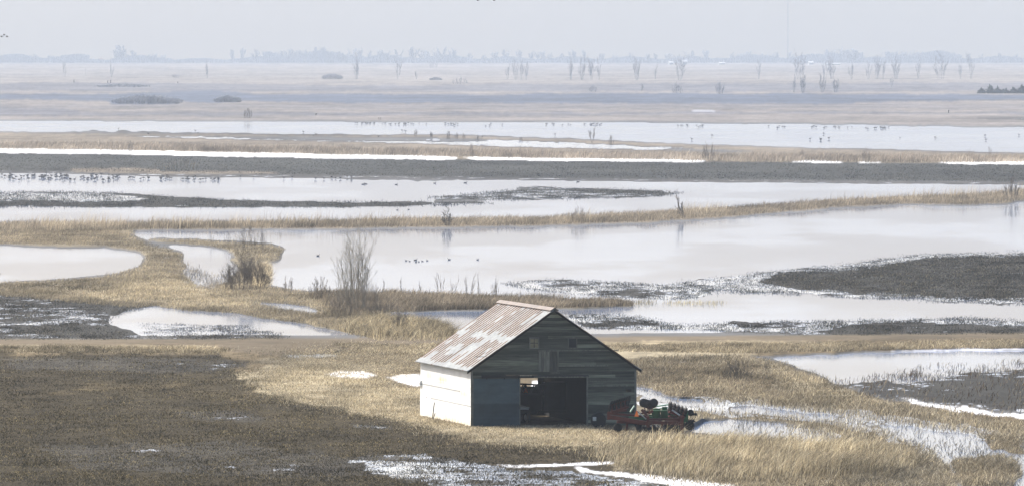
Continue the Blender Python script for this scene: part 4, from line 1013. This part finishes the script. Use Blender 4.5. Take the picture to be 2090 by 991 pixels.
def multi(name, px, py, wpx, hpx, stems, depth, seed, mat_t, mat_c, lab, cat, kids=6, spread=.35, rmin=.008, r0=.03, group=None, split=False, base=.25, up=.12, shrink=.5, jit=.05, tw=.25, aspect=.6):
    """a clump of stems rising from one base: wpx by hpx photo pixels"""
    rr = random.Random(seed); k = ppm(py); W = wpx / k; Hh = hpx / k
    T = Seg(); Cc = Seg()
    rmin = max(rmin, tw / k)
    for i in range(stems):
        t = ((i + .5) / stems - .5) * 2 if stems > 1 else rr.uniform(-.1, .1)
        x = t * W * base + rr.uniform(-.05, .05) * W; y = rr.uniform(-1, 1) * W * base * aspect
        if stems > 1: T.add((0, 0, -.2), (x, y, -.03), .03, .03)
        ln = Hh * (1 - .46 * abs(t) ** 1.4) * rr.uniform(.74, 1.02)
        tx_ = t * W * (.5 - base) * 1.0 / max(Hh, .1)
        grow(rr, (x, y, -.05), (tx_ + rr.gauss(0, .07), rr.gauss(0, .12), 1), ln, r0 * rr.uniform(.7, 1.1), depth, T, Cc, 0, 5, up, kids, spread, rmin, shrink, jit)
    loc = g1p(px, py, .02)
    if split and Cc.s:
        o = empty(name, loc); link('trunk', T.mesh('trunk', mat_t), o); link('crown', Cc.mesh('crown', mat_c), o)
    else:
        T.s += Cc.s; o = link(name, T.mesh(name, mat_c), None, loc)
    tag(o, lab, cat, group)
    return o
B, Tw, TD = M['bark'], M['twig'], M['twig_dark']
multi('willow_tree', 724, 634, 112, 172, 24, 2, 3, B, B, 'tallest bare many-stemmed willow clump left of the barn roof', 'tree', kids=11, spread=.6, rmin=.006, r0=.04, split=True, base=.2, shrink=.36, up=.08, jit=.035, tw=.15)
multi('shrub', 742, 652, 150, 70, 40, 2, 4, Tw, Tw, 'dense brown thicket round the foot of the tall willow clump', 'shrub', kids=7, spread=.8, r0=.02, base=.40, aspect=.4, tw=.17)
multi('shrub', 652, 610, 56, 40, 12, 2, 5, Tw, Tw, 'grey twiggy bush just left of the willow clump', 'shrub', kids=6, spread=.5, r0=.02, base=.38)
multi('shrub', 588, 598, 28, 34, 6, 2, 6, Tw, Tw, 'small lone bush between the islet and the willow clump', 'shrub', kids=5, spread=.45, r0=.02)
multi('shrub', 815, 680, 46, 50, 11, 2, 7, Tw, Tw, 'twiggy bush beside the pond end above the road', 'shrub', kids=6, spread=.5, r0=.025, base=.2)
multi('shrub', 503, 590, 110, 64, 64, 2, 8, M['twig_mid'], M['twig_mid'], 'dense rounded dark bush on the near side of the islet', 'shrub', kids=8, spread=.9, r0=.02, base=.36, aspect=.5, tw=.17, shrink=.5)
multi('shrub', 512, 513, 78, 50, 22, 2, 9, Tw, Tw, 'tall thin-stemmed bush on the far side of the islet', 'shrub', kids=5, spread=.4, r0=.02, base=.40, jit=.05, tw=.17)
multi('sapling', 432, 497, 18, 26, 3, 1, 10, Tw, Tw, 'pair of thin stems at the left tip of the islet', 'sapling', kids=4, spread=.3, r0=.02)
multi('sapling', 463, 500, 20, 27, 5, 1, 110, Tw, Tw, 'thin upright stems just left of the islet bush', 'sapling', kids=4, spread=.3, r0=.02)
for i, (px, py, w, h, st, lab) in enumerate(((783, 598, 10, 34, 2, 'thin sapling just right of the willow clump'), (820, 601, 9, 40, 2, 'leftmost of the lone thin saplings on the strip behind the barn'),
        (858, 602, 8, 38, 2, 'bare thin sapling over the left end of the pond reflection'), (898, 604, 26, 50, 5, 'tall sapling group with forked stems above the roof'), (926, 605, 20, 44, 4, 'middle sapling group above the barn roof'),
        (957, 606, 30, 48, 6, 'widest sapling group on the strip behind the barn'), (979, 607, 12, 44, 3, 'narrow sapling group just before the last bush of the strip'), (1010, 609, 22, 40, 8, 'last dense upright bush on the strip behind the barn roof'),
        (1060, 612, 16, 22, 4, 'low stems on the strip above the barn peak'), (1112, 615, 18, 18, 4, 'short stems near the right end of the strip'))):
    multi('sapling', px, py, w, h, st, 1, 20 + i, Tw, Tw, lab, 'sapling', kids=6, spread=.3, r0=.022, jit=.06)
multi('small_tree', 913, 461, 44, 36, 5, 3, 40, TD, TD, 'small round bare tree on the long berm above the willow clump', 'tree', kids=6, spread=.7, r0=.06, base=.1, split=True, up=.05)
multi('shrub', 1180, 453, 44, 32, 14, 1, 41, Tw, Tw, 'fan-shaped bush on the long berm above the barn', 'shrub', kids=6, spread=.45, r0=.03, base=.2)
lt_ = multi('small_tree', 1394, 446, 30, 44, 3, 3, 42, Tw, Tw, 'leaning bare tree on the long berm', 'tree', kids=6, spread=.6, r0=.06, base=.06, split=True); lt_.rotation_euler = (0, -.32, 0)
multi('shrub', 2066, 406, 50, 38, 16, 2, 43, Tw, Tw, 'tan bush at the right end of the long berm', 'shrub', kids=5, spread=.4, r0=.03)
multi('shrub', 1965, 410, 30, 22, 8, 1, 44, Tw, Tw, 'low bush left of the tan bush on the long berm', 'shrub', kids=5, spread=.4, r0=.03)
multi('shrub', 1505, 775, 84, 46, 14, 2, 45, TD, TD, 'low sprawling dead brush on the rise right of the barn', 'shrub', kids=6, spread=.7, r0=.02, base=.3)
db = MB(); db.bar((0, 0, .1), (-.75, .3, 1.35), .05, n=6); db.bar((-.3, .12, .6), (-.2, .12, 1.0), .03, n=5); o = db.build('branch', M['twig_dark'], None, g1p(1506, 775)); tag(o, 'single dead branch leaning up out of the low brush', 'branch')
multi('shrub', 1567, 762, 30, 26, 8, 1, 46, Tw, Tw, 'thin weed clump near the pond edge right of the barn', 'shrub', kids=4, spread=.4, r0=.012)
multi('shrub', 1520, 885, 34, 40, 7, 1, 47, B, B, 'spindly pale weed standing in the small pond by the machines', 'shrub', kids=6, spread=.4, r0=.012, rmin=.006)
# middle distance
mid = [(963, 320, 14, 30, 8, 'dark bush in the brush strip, left of centre'), (1036, 323, 26, 20, 10, 'low bush right after the dark bush in the brush strip'), (266, 309, 14, 22, 8, 'leftmost bush above the snow drift'),
 (375, 311, 18, 18, 8, 'second bush above the snow drift from the left'), (1447, 328, 36, 36, 14, 'widest bush at the right end of the long snow drift'), (1768, 331, 18, 30, 8, 'dark bush on the brush strip at far right'),
 (1636, 327, 22, 22, 7, 'bush between the widest bush and the far right dark bush'), (1980, 331, 16, 26, 6, 'pale bush near the right edge on the brush strip'), (2020, 315, 8, 18, 3, 'thin bush on the ice edge near the right frame side'),
 (848, 279, 10, 17, 5, 'first of the small bushes on the low dike in the ice'), (880, 281, 10, 14, 6, 'second small bush on the low dike in the ice'), (915, 284, 11, 18, 6, 'third small bush on the low dike in the ice'),
 (932, 284, 8, 13, 4, 'fourth small bush on the low dike in the ice'), (947, 284, 8, 13, 4, 'fifth small bush on the low dike in the ice'), (975, 286, 6, 10, 3, 'sixth and smallest bush on the low dike in the ice'),
 (1063, 289, 11, 10, 6, 'low bush where the dike starts to widen'), (1247, 296, 13, 20, 6, 'forked bush beside the lone dike tree'), (505, 241, 24, 20, 14, 'round bush in the brown field past the far ice'),
 (775, 245, 8, 7, 4, 'tiny dark bush at the far ice edge')]
for i, (px, py, w, h, st, lab) in enumerate(mid):
    multi('shrub', px, py, w, h, st, 1, 60 + i, Tw, Tw, lab, 'shrub', kids=7, spread=.45, r0=.05, base=.3)
multi('small_tree', 1209, 292, 14, 32, 2, 2, 90, Tw, Tw, 'lone slim tree standing on the dike in the far ice', 'tree', kids=7, spread=.4, r0=.07, base=.1, split=True)
multi('shrub', 372, 347, 72, 22, 40, 1, 91, Tw, M['bark'], 'wide tan brush clump in the dark field at left', 'shrub', kids=6, spread=.5, r0=.05, base=.42)

# the tree row four fields away, and others beyond
def far_tree(px, py, w, h, kind, lab, seed, cat='tree', group=None):
    stems, depth, spread, kids = {'slim': (3, 2, .4, 8), 'wide': (7, 3, .65, 6), 'clump': (6, 2, .5, 8), 'bush': (16, 1, .6, 8), 'dead': (1, 1, .6, 4)}[kind]
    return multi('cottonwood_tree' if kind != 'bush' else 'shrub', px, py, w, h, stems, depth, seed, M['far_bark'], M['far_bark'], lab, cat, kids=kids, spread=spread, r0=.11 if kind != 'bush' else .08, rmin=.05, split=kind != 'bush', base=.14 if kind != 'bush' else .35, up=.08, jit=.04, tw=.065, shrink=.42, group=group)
row = [(131, 157, 18, 34, 'slim', 'leftmost slim bare tree of the hazy row'), (176, 156, 12, 20, 'dead', 'short dead tree between the two leftmost hazy trees'), (228, 158, 13, 32, 'slim', 'thin hazy tree left of the rounded horizon tree'),
 (358, 159, 22, 7, 'bush', 'low hazy bush with a thin stem, left part'), (423, 160, 16, 37, 'slim', 'slim hazy tree above the two dark brush mounds'), (728, 162, 20, 46, 'clump', 'double-trunked hazy tree left of centre'), (812, 162, 11, 42, 'slim', 'single slim hazy tree left of centre'),
 (850, 162, 6, 18, 'slim', 'tiny hazy tree right of the single slim one'), (1036, 162, 12, 34, 'slim', 'first hazy tree of the group over the barn peak'), (1052, 163, 14, 46, 'slim', 'second hazy tree of the group over the barn peak'), (1064, 163, 10, 44, 'slim', 'third hazy tree of the group over the barn peak'), (1074, 163, 10, 40, 'slim', 'fourth hazy tree of the group over the barn peak'),
 (1165, 163, 16, 48, 'clump', 'left tree of the dense hazy grove'), (1188, 163, 16, 50, 'clump', 'second tree of the dense hazy grove'), (1207, 163, 18, 50, 'clump', 'third and widest tree of the dense hazy grove'), (1223, 163, 10, 44, 'slim', 'right tree of the dense hazy grove'),
 (1300, 164, 18, 48, 'clump', 'lone hazy tree between the dense grove and the forked tree'), (1338, 162, 12, 28, 'slim', 'short slim hazy tree left of the forked tree'), (1388, 164, 26, 50, 'wide', 'forked hazy tree below the bright farm building'), (1549, 162, 12, 46, 'slim', 'pale slim hazy tree left of the mast'),
 (1632, 162, 40, 54, 'wide', 'broad hazy tree just right of the mast'), (1683, 162, 14, 46, 'slim', 'left of the hazy pair right of the broad tree'), (1697, 162, 18, 48, 'clump', 'right of the hazy pair beside the broad tree'), (1738, 162, 14, 38, 'slim', 'small hazy tree after the pair'),
 (1772, 162, 12, 36, 'slim', 'thin left stem of the hazy quartet'), (1790, 162, 24, 50, 'clump', 'tallest of the hazy quartet'), (1803, 162, 10, 42, 'slim', 'right stem of the hazy quartet'), (1829, 162, 20, 48, 'clump', 'hazy tree between the quartet and the lone pole-like tree'),
 (1874, 160, 12, 40, 'slim', 'lone pole-like hazy tree'), (1920, 162, 46, 56, 'wide', 'largest wide-crowned hazy tree at right'), (1960, 161, 12, 32, 'slim', 'small hazy tree right of the largest one'), (1982, 161, 12, 50, 'slim', 'tall slim hazy tree, last in the row'),
 (1382, 191, 24, 22, 'bush', 'round bush under the forked hazy tree'), (1469, 193, 20, 30, 'bush', 'pointed dark bush at the edge of the dark far field'), (1620, 189, 12, 34, 'slim', 'low hazy tree below the mast'), (1639, 189, 18, 38, 'clump', 'low hazy tree below the broad tree'),
 (1678, 189, 22, 38, 'clump', 'left low tree below the hazy pair'), (1706, 189, 20, 30, 'clump', 'right low tree below the hazy pair'), (1210, 188, 20, 14, 'bush', 'hazy bush below the dense grove'), (1310, 186, 10, 16, 'slim', 'thin stem below the dense grove'),
 (1820, 177, 10, 20, 'slim', 'thin low tree below the quartet'), (885, 140, 22, 14, 'bush', 'small hazy bush on the far pasture'), (940, 172, 40, 14, 'bush', 'faint twiggy bush row on the pale field')]
for i, r_ in enumerate(row): far_tree(*r_, 200 + i)
def mound(px, py, w, h, lab, seed, mat=None):
    multi('shrub', px, py, w, h, int(w * 1.6) + 30, 1, seed, M['far_bark'], mat or M['far_bark'], lab, 'shrub', kids=9, spread=1.3, r0=.10, rmin=.06, base=.46, up=-.05, shrink=.8, tw=.09)
mound(678, 162, 44, 11, 'dark low bush mound left of the double-trunked hazy tree', 300); mound(889, 164, 26, 6, 'flat dark bush mound right of the single slim hazy tree', 301)
mound(300, 212, 140, 17, 'widest dark brush mound in the hazy left field', 302); mound(465, 209, 56, 13, 'second dark brush mound in the hazy left field', 303); mound(250, 178, 110, 7, 'faint long brush line in the far left field', 304)
# cedars at the right
for i, (px, w, h) in enumerate(((2003, 20, 10), (2020, 26, 17), (2036, 26, 13), (2053, 20, 8), (2068, 24, 12), (2085, 28, 16), (2103, 24, 12))):
    rr = random.Random(500 + i); k = ppm(191); Hh = h / k; W = w / k
    Tt = Seg(); Cc = Seg(); Tt.add((0, 0, -.1), (0, 0, Hh * .9), .25, .05)
    tops = [(0, 0, 1.0)] + [(rr.uniform(-.6, .6) * W / 2, rr.uniform(-.4, .4) * W / 2, rr.uniform(.45, .85)) for _ in range(4)]
    for j in range(420):
        ox, oy, th_ = rr.choice(tops); z = Hh * th_ * rr.random() ** 1.1; rad = W / 2 * (1 - z / (Hh * th_)) ** .75 * (.45 + .5 * th_); a = rr.uniform(0, 2 * pi); q = rad * rr.uniform(.4, 1.15)
        Cc.add((ox * .6, oy * .6, z), (ox + q * cos(a), oy + q * sin(a), z + rr.uniform(-.2, .9)), .28, .10)
    o = empty('cedar_tree', g1p(px, 191)); link('trunk', Tt.mesh('trunk', TD), o); link('crown', Cc.mesh('crown', M['cedar'], 3), o)
    tag(o, ('leftmost small dark cedar at the right edge', 'tallest pointed dark cedar near the right edge', 'dark cedar touching the tallest one on its right', 'lowest dark cedar between the two clumps', 'dark cedar in the middle of the right clump', 'broad dark cedar at the frame edge', 'dark cedar partly past the frame edge')[i], 'cedar', 'cedars at the right edge')
# the wood on the horizon: single crowns where one can tell them apart, one mass behind
protos = []
for v_ in range(5):
    rr = random.Random(700 + v_); Tt = Seg(); Cc = Seg()
    for s in range(4): grow(rr, (rr.uniform(-1, 1), 0, 0), (rr.gauss(0, .35), rr.gauss(0, .3), 1), 17 * rr.uniform(.8, 1), .4, 2, Tt, Cc, 0, 5, .1, 11, .5, .22, .5, .1)
    protos.append((Tt.mesh('trunk', M['far_bark']), Cc.mesh('crown', M['far_bark'])))
hz = [(255, 33, 1.9), (238, 22, 1.2), (268, 24, 1.3), (310, 20, 1.3), (335, 18, 1.2)] + [(x, R.uniform(22, 30), R.uniform(.9, 1.3)) for x in (478, 495, 520, 545, 562, 580, 592, 606, 618, 632, 645, 660, 672, 686, 700, 716, 735, 752, 775, 792, 815, 842, 858, 874, 890, 900, 925)] + \
     [(x, R.uniform(17, 26), R.uniform(.9, 1.3)) for x in (960, 985, 1012, 1030, 1060, 1082, 1100, 1118, 1150, 1170, 1195, 1228, 1255, 1290, 1322, 1340, 1362, 1383, 1410, 1440, 1492, 1510, 1530, 1560, 1585, 1612, 1640, 1665, 1690, 1812, 1830, 1850, 1872, 1894, 1905, 1930, 1955, 1978, 2000, 2040, 2075)] + \
     [(1712, 28, 1.8), (1730, 31, 1.9), (1745, 24, 1.6), (30, 16, 1.4), (70, 17, 1.4), (105, 16, 1.3), (130, 14, 1.3)]
for i, (px, h, ws) in enumerate(hz):
    a, c_ = protos[i % 5]; x, y, z = at(px, 128 + R.uniform(-1.5, 1), .2)
    o = empty('woodland_tree', (x, y, .15), R.uniform(0, 6)); sc = h / ppm(128) / 19; o.scale = (sc * ws, sc * ws, sc)
    link('trunk', a, o); link('crown', c_, o)
    special = {0: 'large rounded pale tree on the left horizon', len(hz) - 6: 'tallest rounded pale crown on the horizon right of the mast'}
    tag(o, special.get(i, 'pale blue bare tree in the hazy wood along the horizon'), 'tree', 'trees of the hazy wood on the horizon')
wm_ = Seg(); rr = random.Random(9)
for (x0, x1, h) in ((-300, 180, 14), (180, 230, 7), (230, 350, 12), (350, 470, 7), (1760, 1810, 9), (470, 540, 10), (540, 740, 19), (740, 960, 13), (960, 1460, 10), (1460, 1560, 13), (1560, 1700, 14), (1690, 1760, 22), (1810, 1960, 19), (1960, 2400, 11)):
    for j in range(int((x1 - x0) * 15)):
        px = rr.uniform(x0, x1); x, y, z = at(px, rr.uniform(126.0, 128.6), .2); hh = h / 1.5 * rr.uniform(.35, 1) * (1 + .3 * math.sin(px * .05)); lx = rr.gauss(0, .25) * hh
        wm_.add((x, y, 0), (x + lx, y + rr.gauss(0, 2), hh), .5, .25)
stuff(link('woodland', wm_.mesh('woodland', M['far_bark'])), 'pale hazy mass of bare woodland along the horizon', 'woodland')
# the mast
mt = MB(); kx, ky, kz = at(1608, 128, .2); 
for (a, b2) in (((-.5, -.3), (-.5, -.3)), ((.5, -.3), (.5, -.3)), ((0, .55), (0, .55))): mt.bar((a[0], a[1], 0), (b2[0], b2[1], 97), .22)
for k in range(0, 96, 2): mt.bar((-.5, -.3, k), (.5, -.3, k + 2), .12); mt.bar((.5, -.3, k), (0, .55, k + 2), .12)
o = mt.build('radio_mast', M['pole'], None, (kx, ky, 0)); tag(o, 'thin tall radio mast rising out of the frame on the right horizon', 'mast')
# far farm buildings
def house(px, py, w, h, d, wall, roofm, lab, cat='farm building'):
    x, y, z = at(px, py, .2); o = empty('farm_building', (x, y, .15), .1); k = ppm(py); W = w / k; Hh = h / k
    a = MB(); a.box(-W / 2, W / 2, 0, d, 0, Hh * .6)
    a.add([(-W / 2, .01, Hh * .6), (-W / 2, d, Hh * .6), (-W / 2, d / 2, Hh)], [(0, 1, 2)]); a.add([(W / 2, .01, Hh * .6), (W / 2, d, Hh * .6), (W / 2, d / 2, Hh)], [(0, 2, 1)]); a.build('wall', wall, o)
    r_ = MB(); e = .4
    r_.hexa([(-W / 2 - e, -e, Hh * .58), (W / 2 + e, -e, Hh * .58), (W / 2 + e, d / 2, Hh), (-W / 2 - e, d / 2, Hh), (-W / 2 - e, -e, Hh * .58 + .3), (W / 2 + e, -e, Hh * .58 + .3), (W / 2 + e, d / 2, Hh + .3), (-W / 2 - e, d / 2, Hh + .3)])
    r_.hexa([(-W / 2 - e, d / 2 + .01, Hh), (W / 2 + e, d / 2 + .01, Hh), (W / 2 + e, d + e, Hh * .58), (-W / 2 - e, d + e, Hh * .58), (-W / 2 - e, d / 2 + .01, Hh + .3), (W / 2 + e, d / 2 + .01, Hh + .3), (W / 2 + e, d + e, Hh * .58 + .3), (-W / 2 - e, d + e, Hh * .58 + .3)])
    r_.build('roof', roofm, o); tag(o, lab, cat)
Wp = simple('far_pale_paint', (.42, .42, .42), .8, var=.1)
house(88, 125.5, 16, 4, 12, Wp, Wp, 'long white farm shed at the far left horizon'); house(206, 126, 8, 7, 8, Wp, M['rust'], 'tiny pale farmhouse left of the rounded horizon tree'); house(311, 125, 5, 8, 6, Wp, Wp, 'tiny white silo-like hut right of the rounded horizon tree')
house(1398, 132, 9, 9, 9, Wp, Wp, 'brightest white farm building on the horizon'); house(1370, 132, 8, 6, 9, Wp, Wp, 'small pale building left of the brightest one'); house(1656, 132, 9, 6, 9, Wp, Wp, 'white hut right of the mast'); house(1700, 132.5, 30, 3, 10, Wp, Wp, 'low long white shed right of the mast')
house(2050, 126, 22, 4, 12, Wp, Wp, 'long white farm shed at the far right horizon'); house(1474, 132, 12, 4, 9, Wp, Wp, 'low white building left of the mast')
# posts in the far field
for (px, py, h, lab) in ((151, 169, 6, 'single dark post in the far left field'), (220, 170, 5, 'left of two posts standing together'), (226, 170, 6, 'right of two posts standing together'), (363, 170, 3, 'short stub post in the far field'), (1936, 231, 6, 'dark post in the far right field'), (645, 236, 4, 'small post at the far ice edge')):
    k = ppm(py); mb = MB(); mb.bar((0, 0, -.2), (0, 0, h / k), 2.0 / k, n=6); mb.bar((0, 0, h / k * .9), (.3, 0, h / k * .98), 1.0 / k); o = mb.build('post', TD, None, g1p(px, py)); tag(o, lab, 'post')

# ------------------------------------------------------------------ birds
def goose_mesh(kind):
    mb = MB()
    if kind == 'stand':
        mb.ball((0, 0, .38), (.30, .14, .14)); mb.bar((.2, 0, .42), (.30, 0, .70), .07, n=6); mb.ball((.34, 0, .73), (.09, .045, .05), 6, 4); mb.bar((.40, 0, .72), (.47, 0, .71), .03)
        mb.bar((-.24, 0, .40), (-.42, 0, .36), .12, .05); mb.bar((.0, .05, .26), (.0, .05, 0), .03); mb.bar((.04, -.05, .26), (.04, -.05, 0), .03); mb.tone = 2.6; mb.ball((-.12, 0, .34), (.14, .125, .11), 6, 4)
    elif kind == 'feed':
        mb.ball((0, 0, .36), (.30, .14, .14)); mb.bar((.22, 0, .38), (.46, 0, .16), .07, n=6); mb.ball((.49, 0, .12), (.08, .045, .045), 6, 4); mb.bar((-.24, 0, .40), (-.42, 0, .38), .12, .05)
        mb.bar((.0, .05, .26), (.0, .05, 0), .03); mb.bar((.04, -.05, .26), (.04, -.05, 0), .03)
    elif kind == 'swim':
        mb.ball((0, 0, .05), (.30, .14, .12)); mb.bar((.2, 0, .08), (.25, 0, .24), .06, n=6); mb.ball((.29, 0, .26), (.085, .05, .05), 6, 4); mb.bar((.36, 0, .25), (.43, 0, .24), .03); mb.bar((-.24, 0, .08), (-.40, 0, .13), .1, .04)
    elif kind == 'fly':
        mb.ball((0, 0, 0), (.36, .11, .10)); mb.bar((.3, 0, 0), (.6, 0, .02), .06); mb.ball((.63, 0, .02), (.08, .04, .04), 6, 4)
        for s in (-1, 1): mb.hexa([(-.1, s * .08, 0), (.15, s * .08, 0), (.1, s * .8, .35), (-.02, s * .8, .35), (-.1, s * .08, .02), (.15, s * .08, .02), (.1, s * .8, .37), (-.02, s * .8, .37)])
    return mesh('goose', mb.V, mb.Fc, M['goose'], True, {'tone': np.array(mb.T)})
GM = {k: goose_mesh(k) for k in ('stand', 'feed', 'swim', 'fly')}
def flock(name, kind, px0, px1, yf, n, lab, cat, group, size=1.0, seed=0, clus=0, skip=None):
    rr = random.Random(seed); c = 0
    cl = [rr.uniform(px0, px1) for _ in range(clus)] if clus else None
    while c < n:
        px = rr.gauss(rr.choice(cl), (px1 - px0) / clus * .28) if cl else rr.uniform(px0, px1)
        if not px0 <= px <= px1: continue
        py = yf(px, rr)
        o = bpy.data.objects.new(name, GM[rr.choice(kind)]); COL.objects.link(o)
        x, y, z = g1p(px, py); o.location = (x, y, z - .01); o.rotation_euler = (0, 0, rr.choice((0, pi)) + rr.gauss(0, .5)); s = size * rr.uniform(.85, 1.15); o.scale = (s, s, s)
        tag(o, lab, cat, group); c += 1
flock('goose', ['stand', 'feed'], -6, 236, lambda x, r: 354 + x * .006 + r.triangular(0, 17, 12), 84, 'dark goose in the densest flock on the ice at the left edge', 'goose', 'geese of the dense flock at left', .78, 1)
flock('goose', ['stand', 'feed'], 236, 455, lambda x, r: 358 + (x - 236) * .012 + r.triangular(0, 11, 8), 40, 'dark goose in the looser flock right of the dense one on the ice', 'goose', 'geese of the looser flock', .75, 2)
flock('goose', ['stand'], 455, 720, lambda x, r: 360 + (x - 455) * .01 + r.uniform(0, 6), 12, 'goose of the thin line along the dark field edge', 'goose', 'geese in the thin line', .7, 3)
flock('goose', ['stand', 'feed'], 700, 1260, lambda x, r: 253 + (x - 850) * .004 + abs(r.gauss(0, 1.6)), 78, 'tiny dark goose in the long far flock on the ice', 'goose', 'geese of the long far flock', .8, 4, 16)
flock('goose', ['stand', 'feed'], 1380, 1830, lambda x, r: 257 + (x - 1390) * .011 + abs(r.gauss(0, 1.8)), 52, 'tiny goose in the right far flock on the ice', 'goose', 'geese of the right far flock', .8, 5, 12)
flock('goose', ['feed', 'stand'], 120, 2080, lambda x, r: 262 + x * .008 + r.uniform(-2, 14), 24, 'scattered tiny goose on the wide far ice', 'goose', 'geese scattered on the far ice', .9, 6)
flock('gull', ['stand', 'swim'], 1085, 1850, lambda x, r: 354 + (x - 1090) * .012 + r.uniform(0, 7), 52, 'small grey bird on the wet edge of the dark field', 'bird', 'birds along the wet dark field edge', .62, 7, 14)
flock('gull', ['swim'], 700, 1180, lambda x, r: 370 + r.uniform(0, 8), 6, 'bird resting on the thin mud streaks', 'bird', 'birds on the mud streaks', .9, 8)
for i, (px, py, s, lab) in enumerate(((649, 522, 1, 'lone duck left of the willow clump'), (829, 532, .8, 'first duck of the swimming group from the left'), (836, 533, .7, 'second duck of the swimming group'), (848, 531, 1.1, 'largest duck in the swimming group'), (849, 535, .7, 'duck just below the largest one of the group'),
        (855, 534, .7, 'small duck right of the largest one'), (862, 533, .7, 'next to last duck of the swimming group'), (872, 532, .8, 'last duck of the swimming group'), (917, 530, 1.0, 'duck swimming right of the group'), (975, 530, .9, 'rightmost duck on the open water'), (834, 428, .8, 'duck on the water beyond the berm'), (811, 429, .8, 'second duck beyond the berm'))):
    o = bpy.data.objects.new('duck', GM['swim']); COL.objects.link(o); x, y, z = at(px, py, 0); o.location = (x, y, .01); s *= .55; o.scale = (s, s, s * 1.2); o.rotation_euler = (0, 0, R.choice((.2, pi, 2.6, 5.8)) if s < .8 else 0); tag(o, lab, 'duck', 'ducks on the pond')
for (px, py, lab) in ((3, 75.5, 'leftmost bird of the three flying at the left edge'), (8, 72, 'highest bird of the three flying at the left edge'), (14, 75.5, 'rightmost bird of the three flying at the left edge'), (975, 1.5, 'faint bird flying at the top edge of the sky'), (1008, 1.5, 'dark bird flying at the top edge of the sky')):
    u, dy_, dz_ = rays(px, py); t_ = 900
    o = bpy.data.objects.new('flying_goose', GM['fly']); COL.objects.link(o); o.location = (float(u * t_), float(dy_ * t_), CH + float(dz_ * t_)); o.rotation_euler = (0, 0, .3); o.scale = (.35,) * 3; tag(o, lab, 'goose')
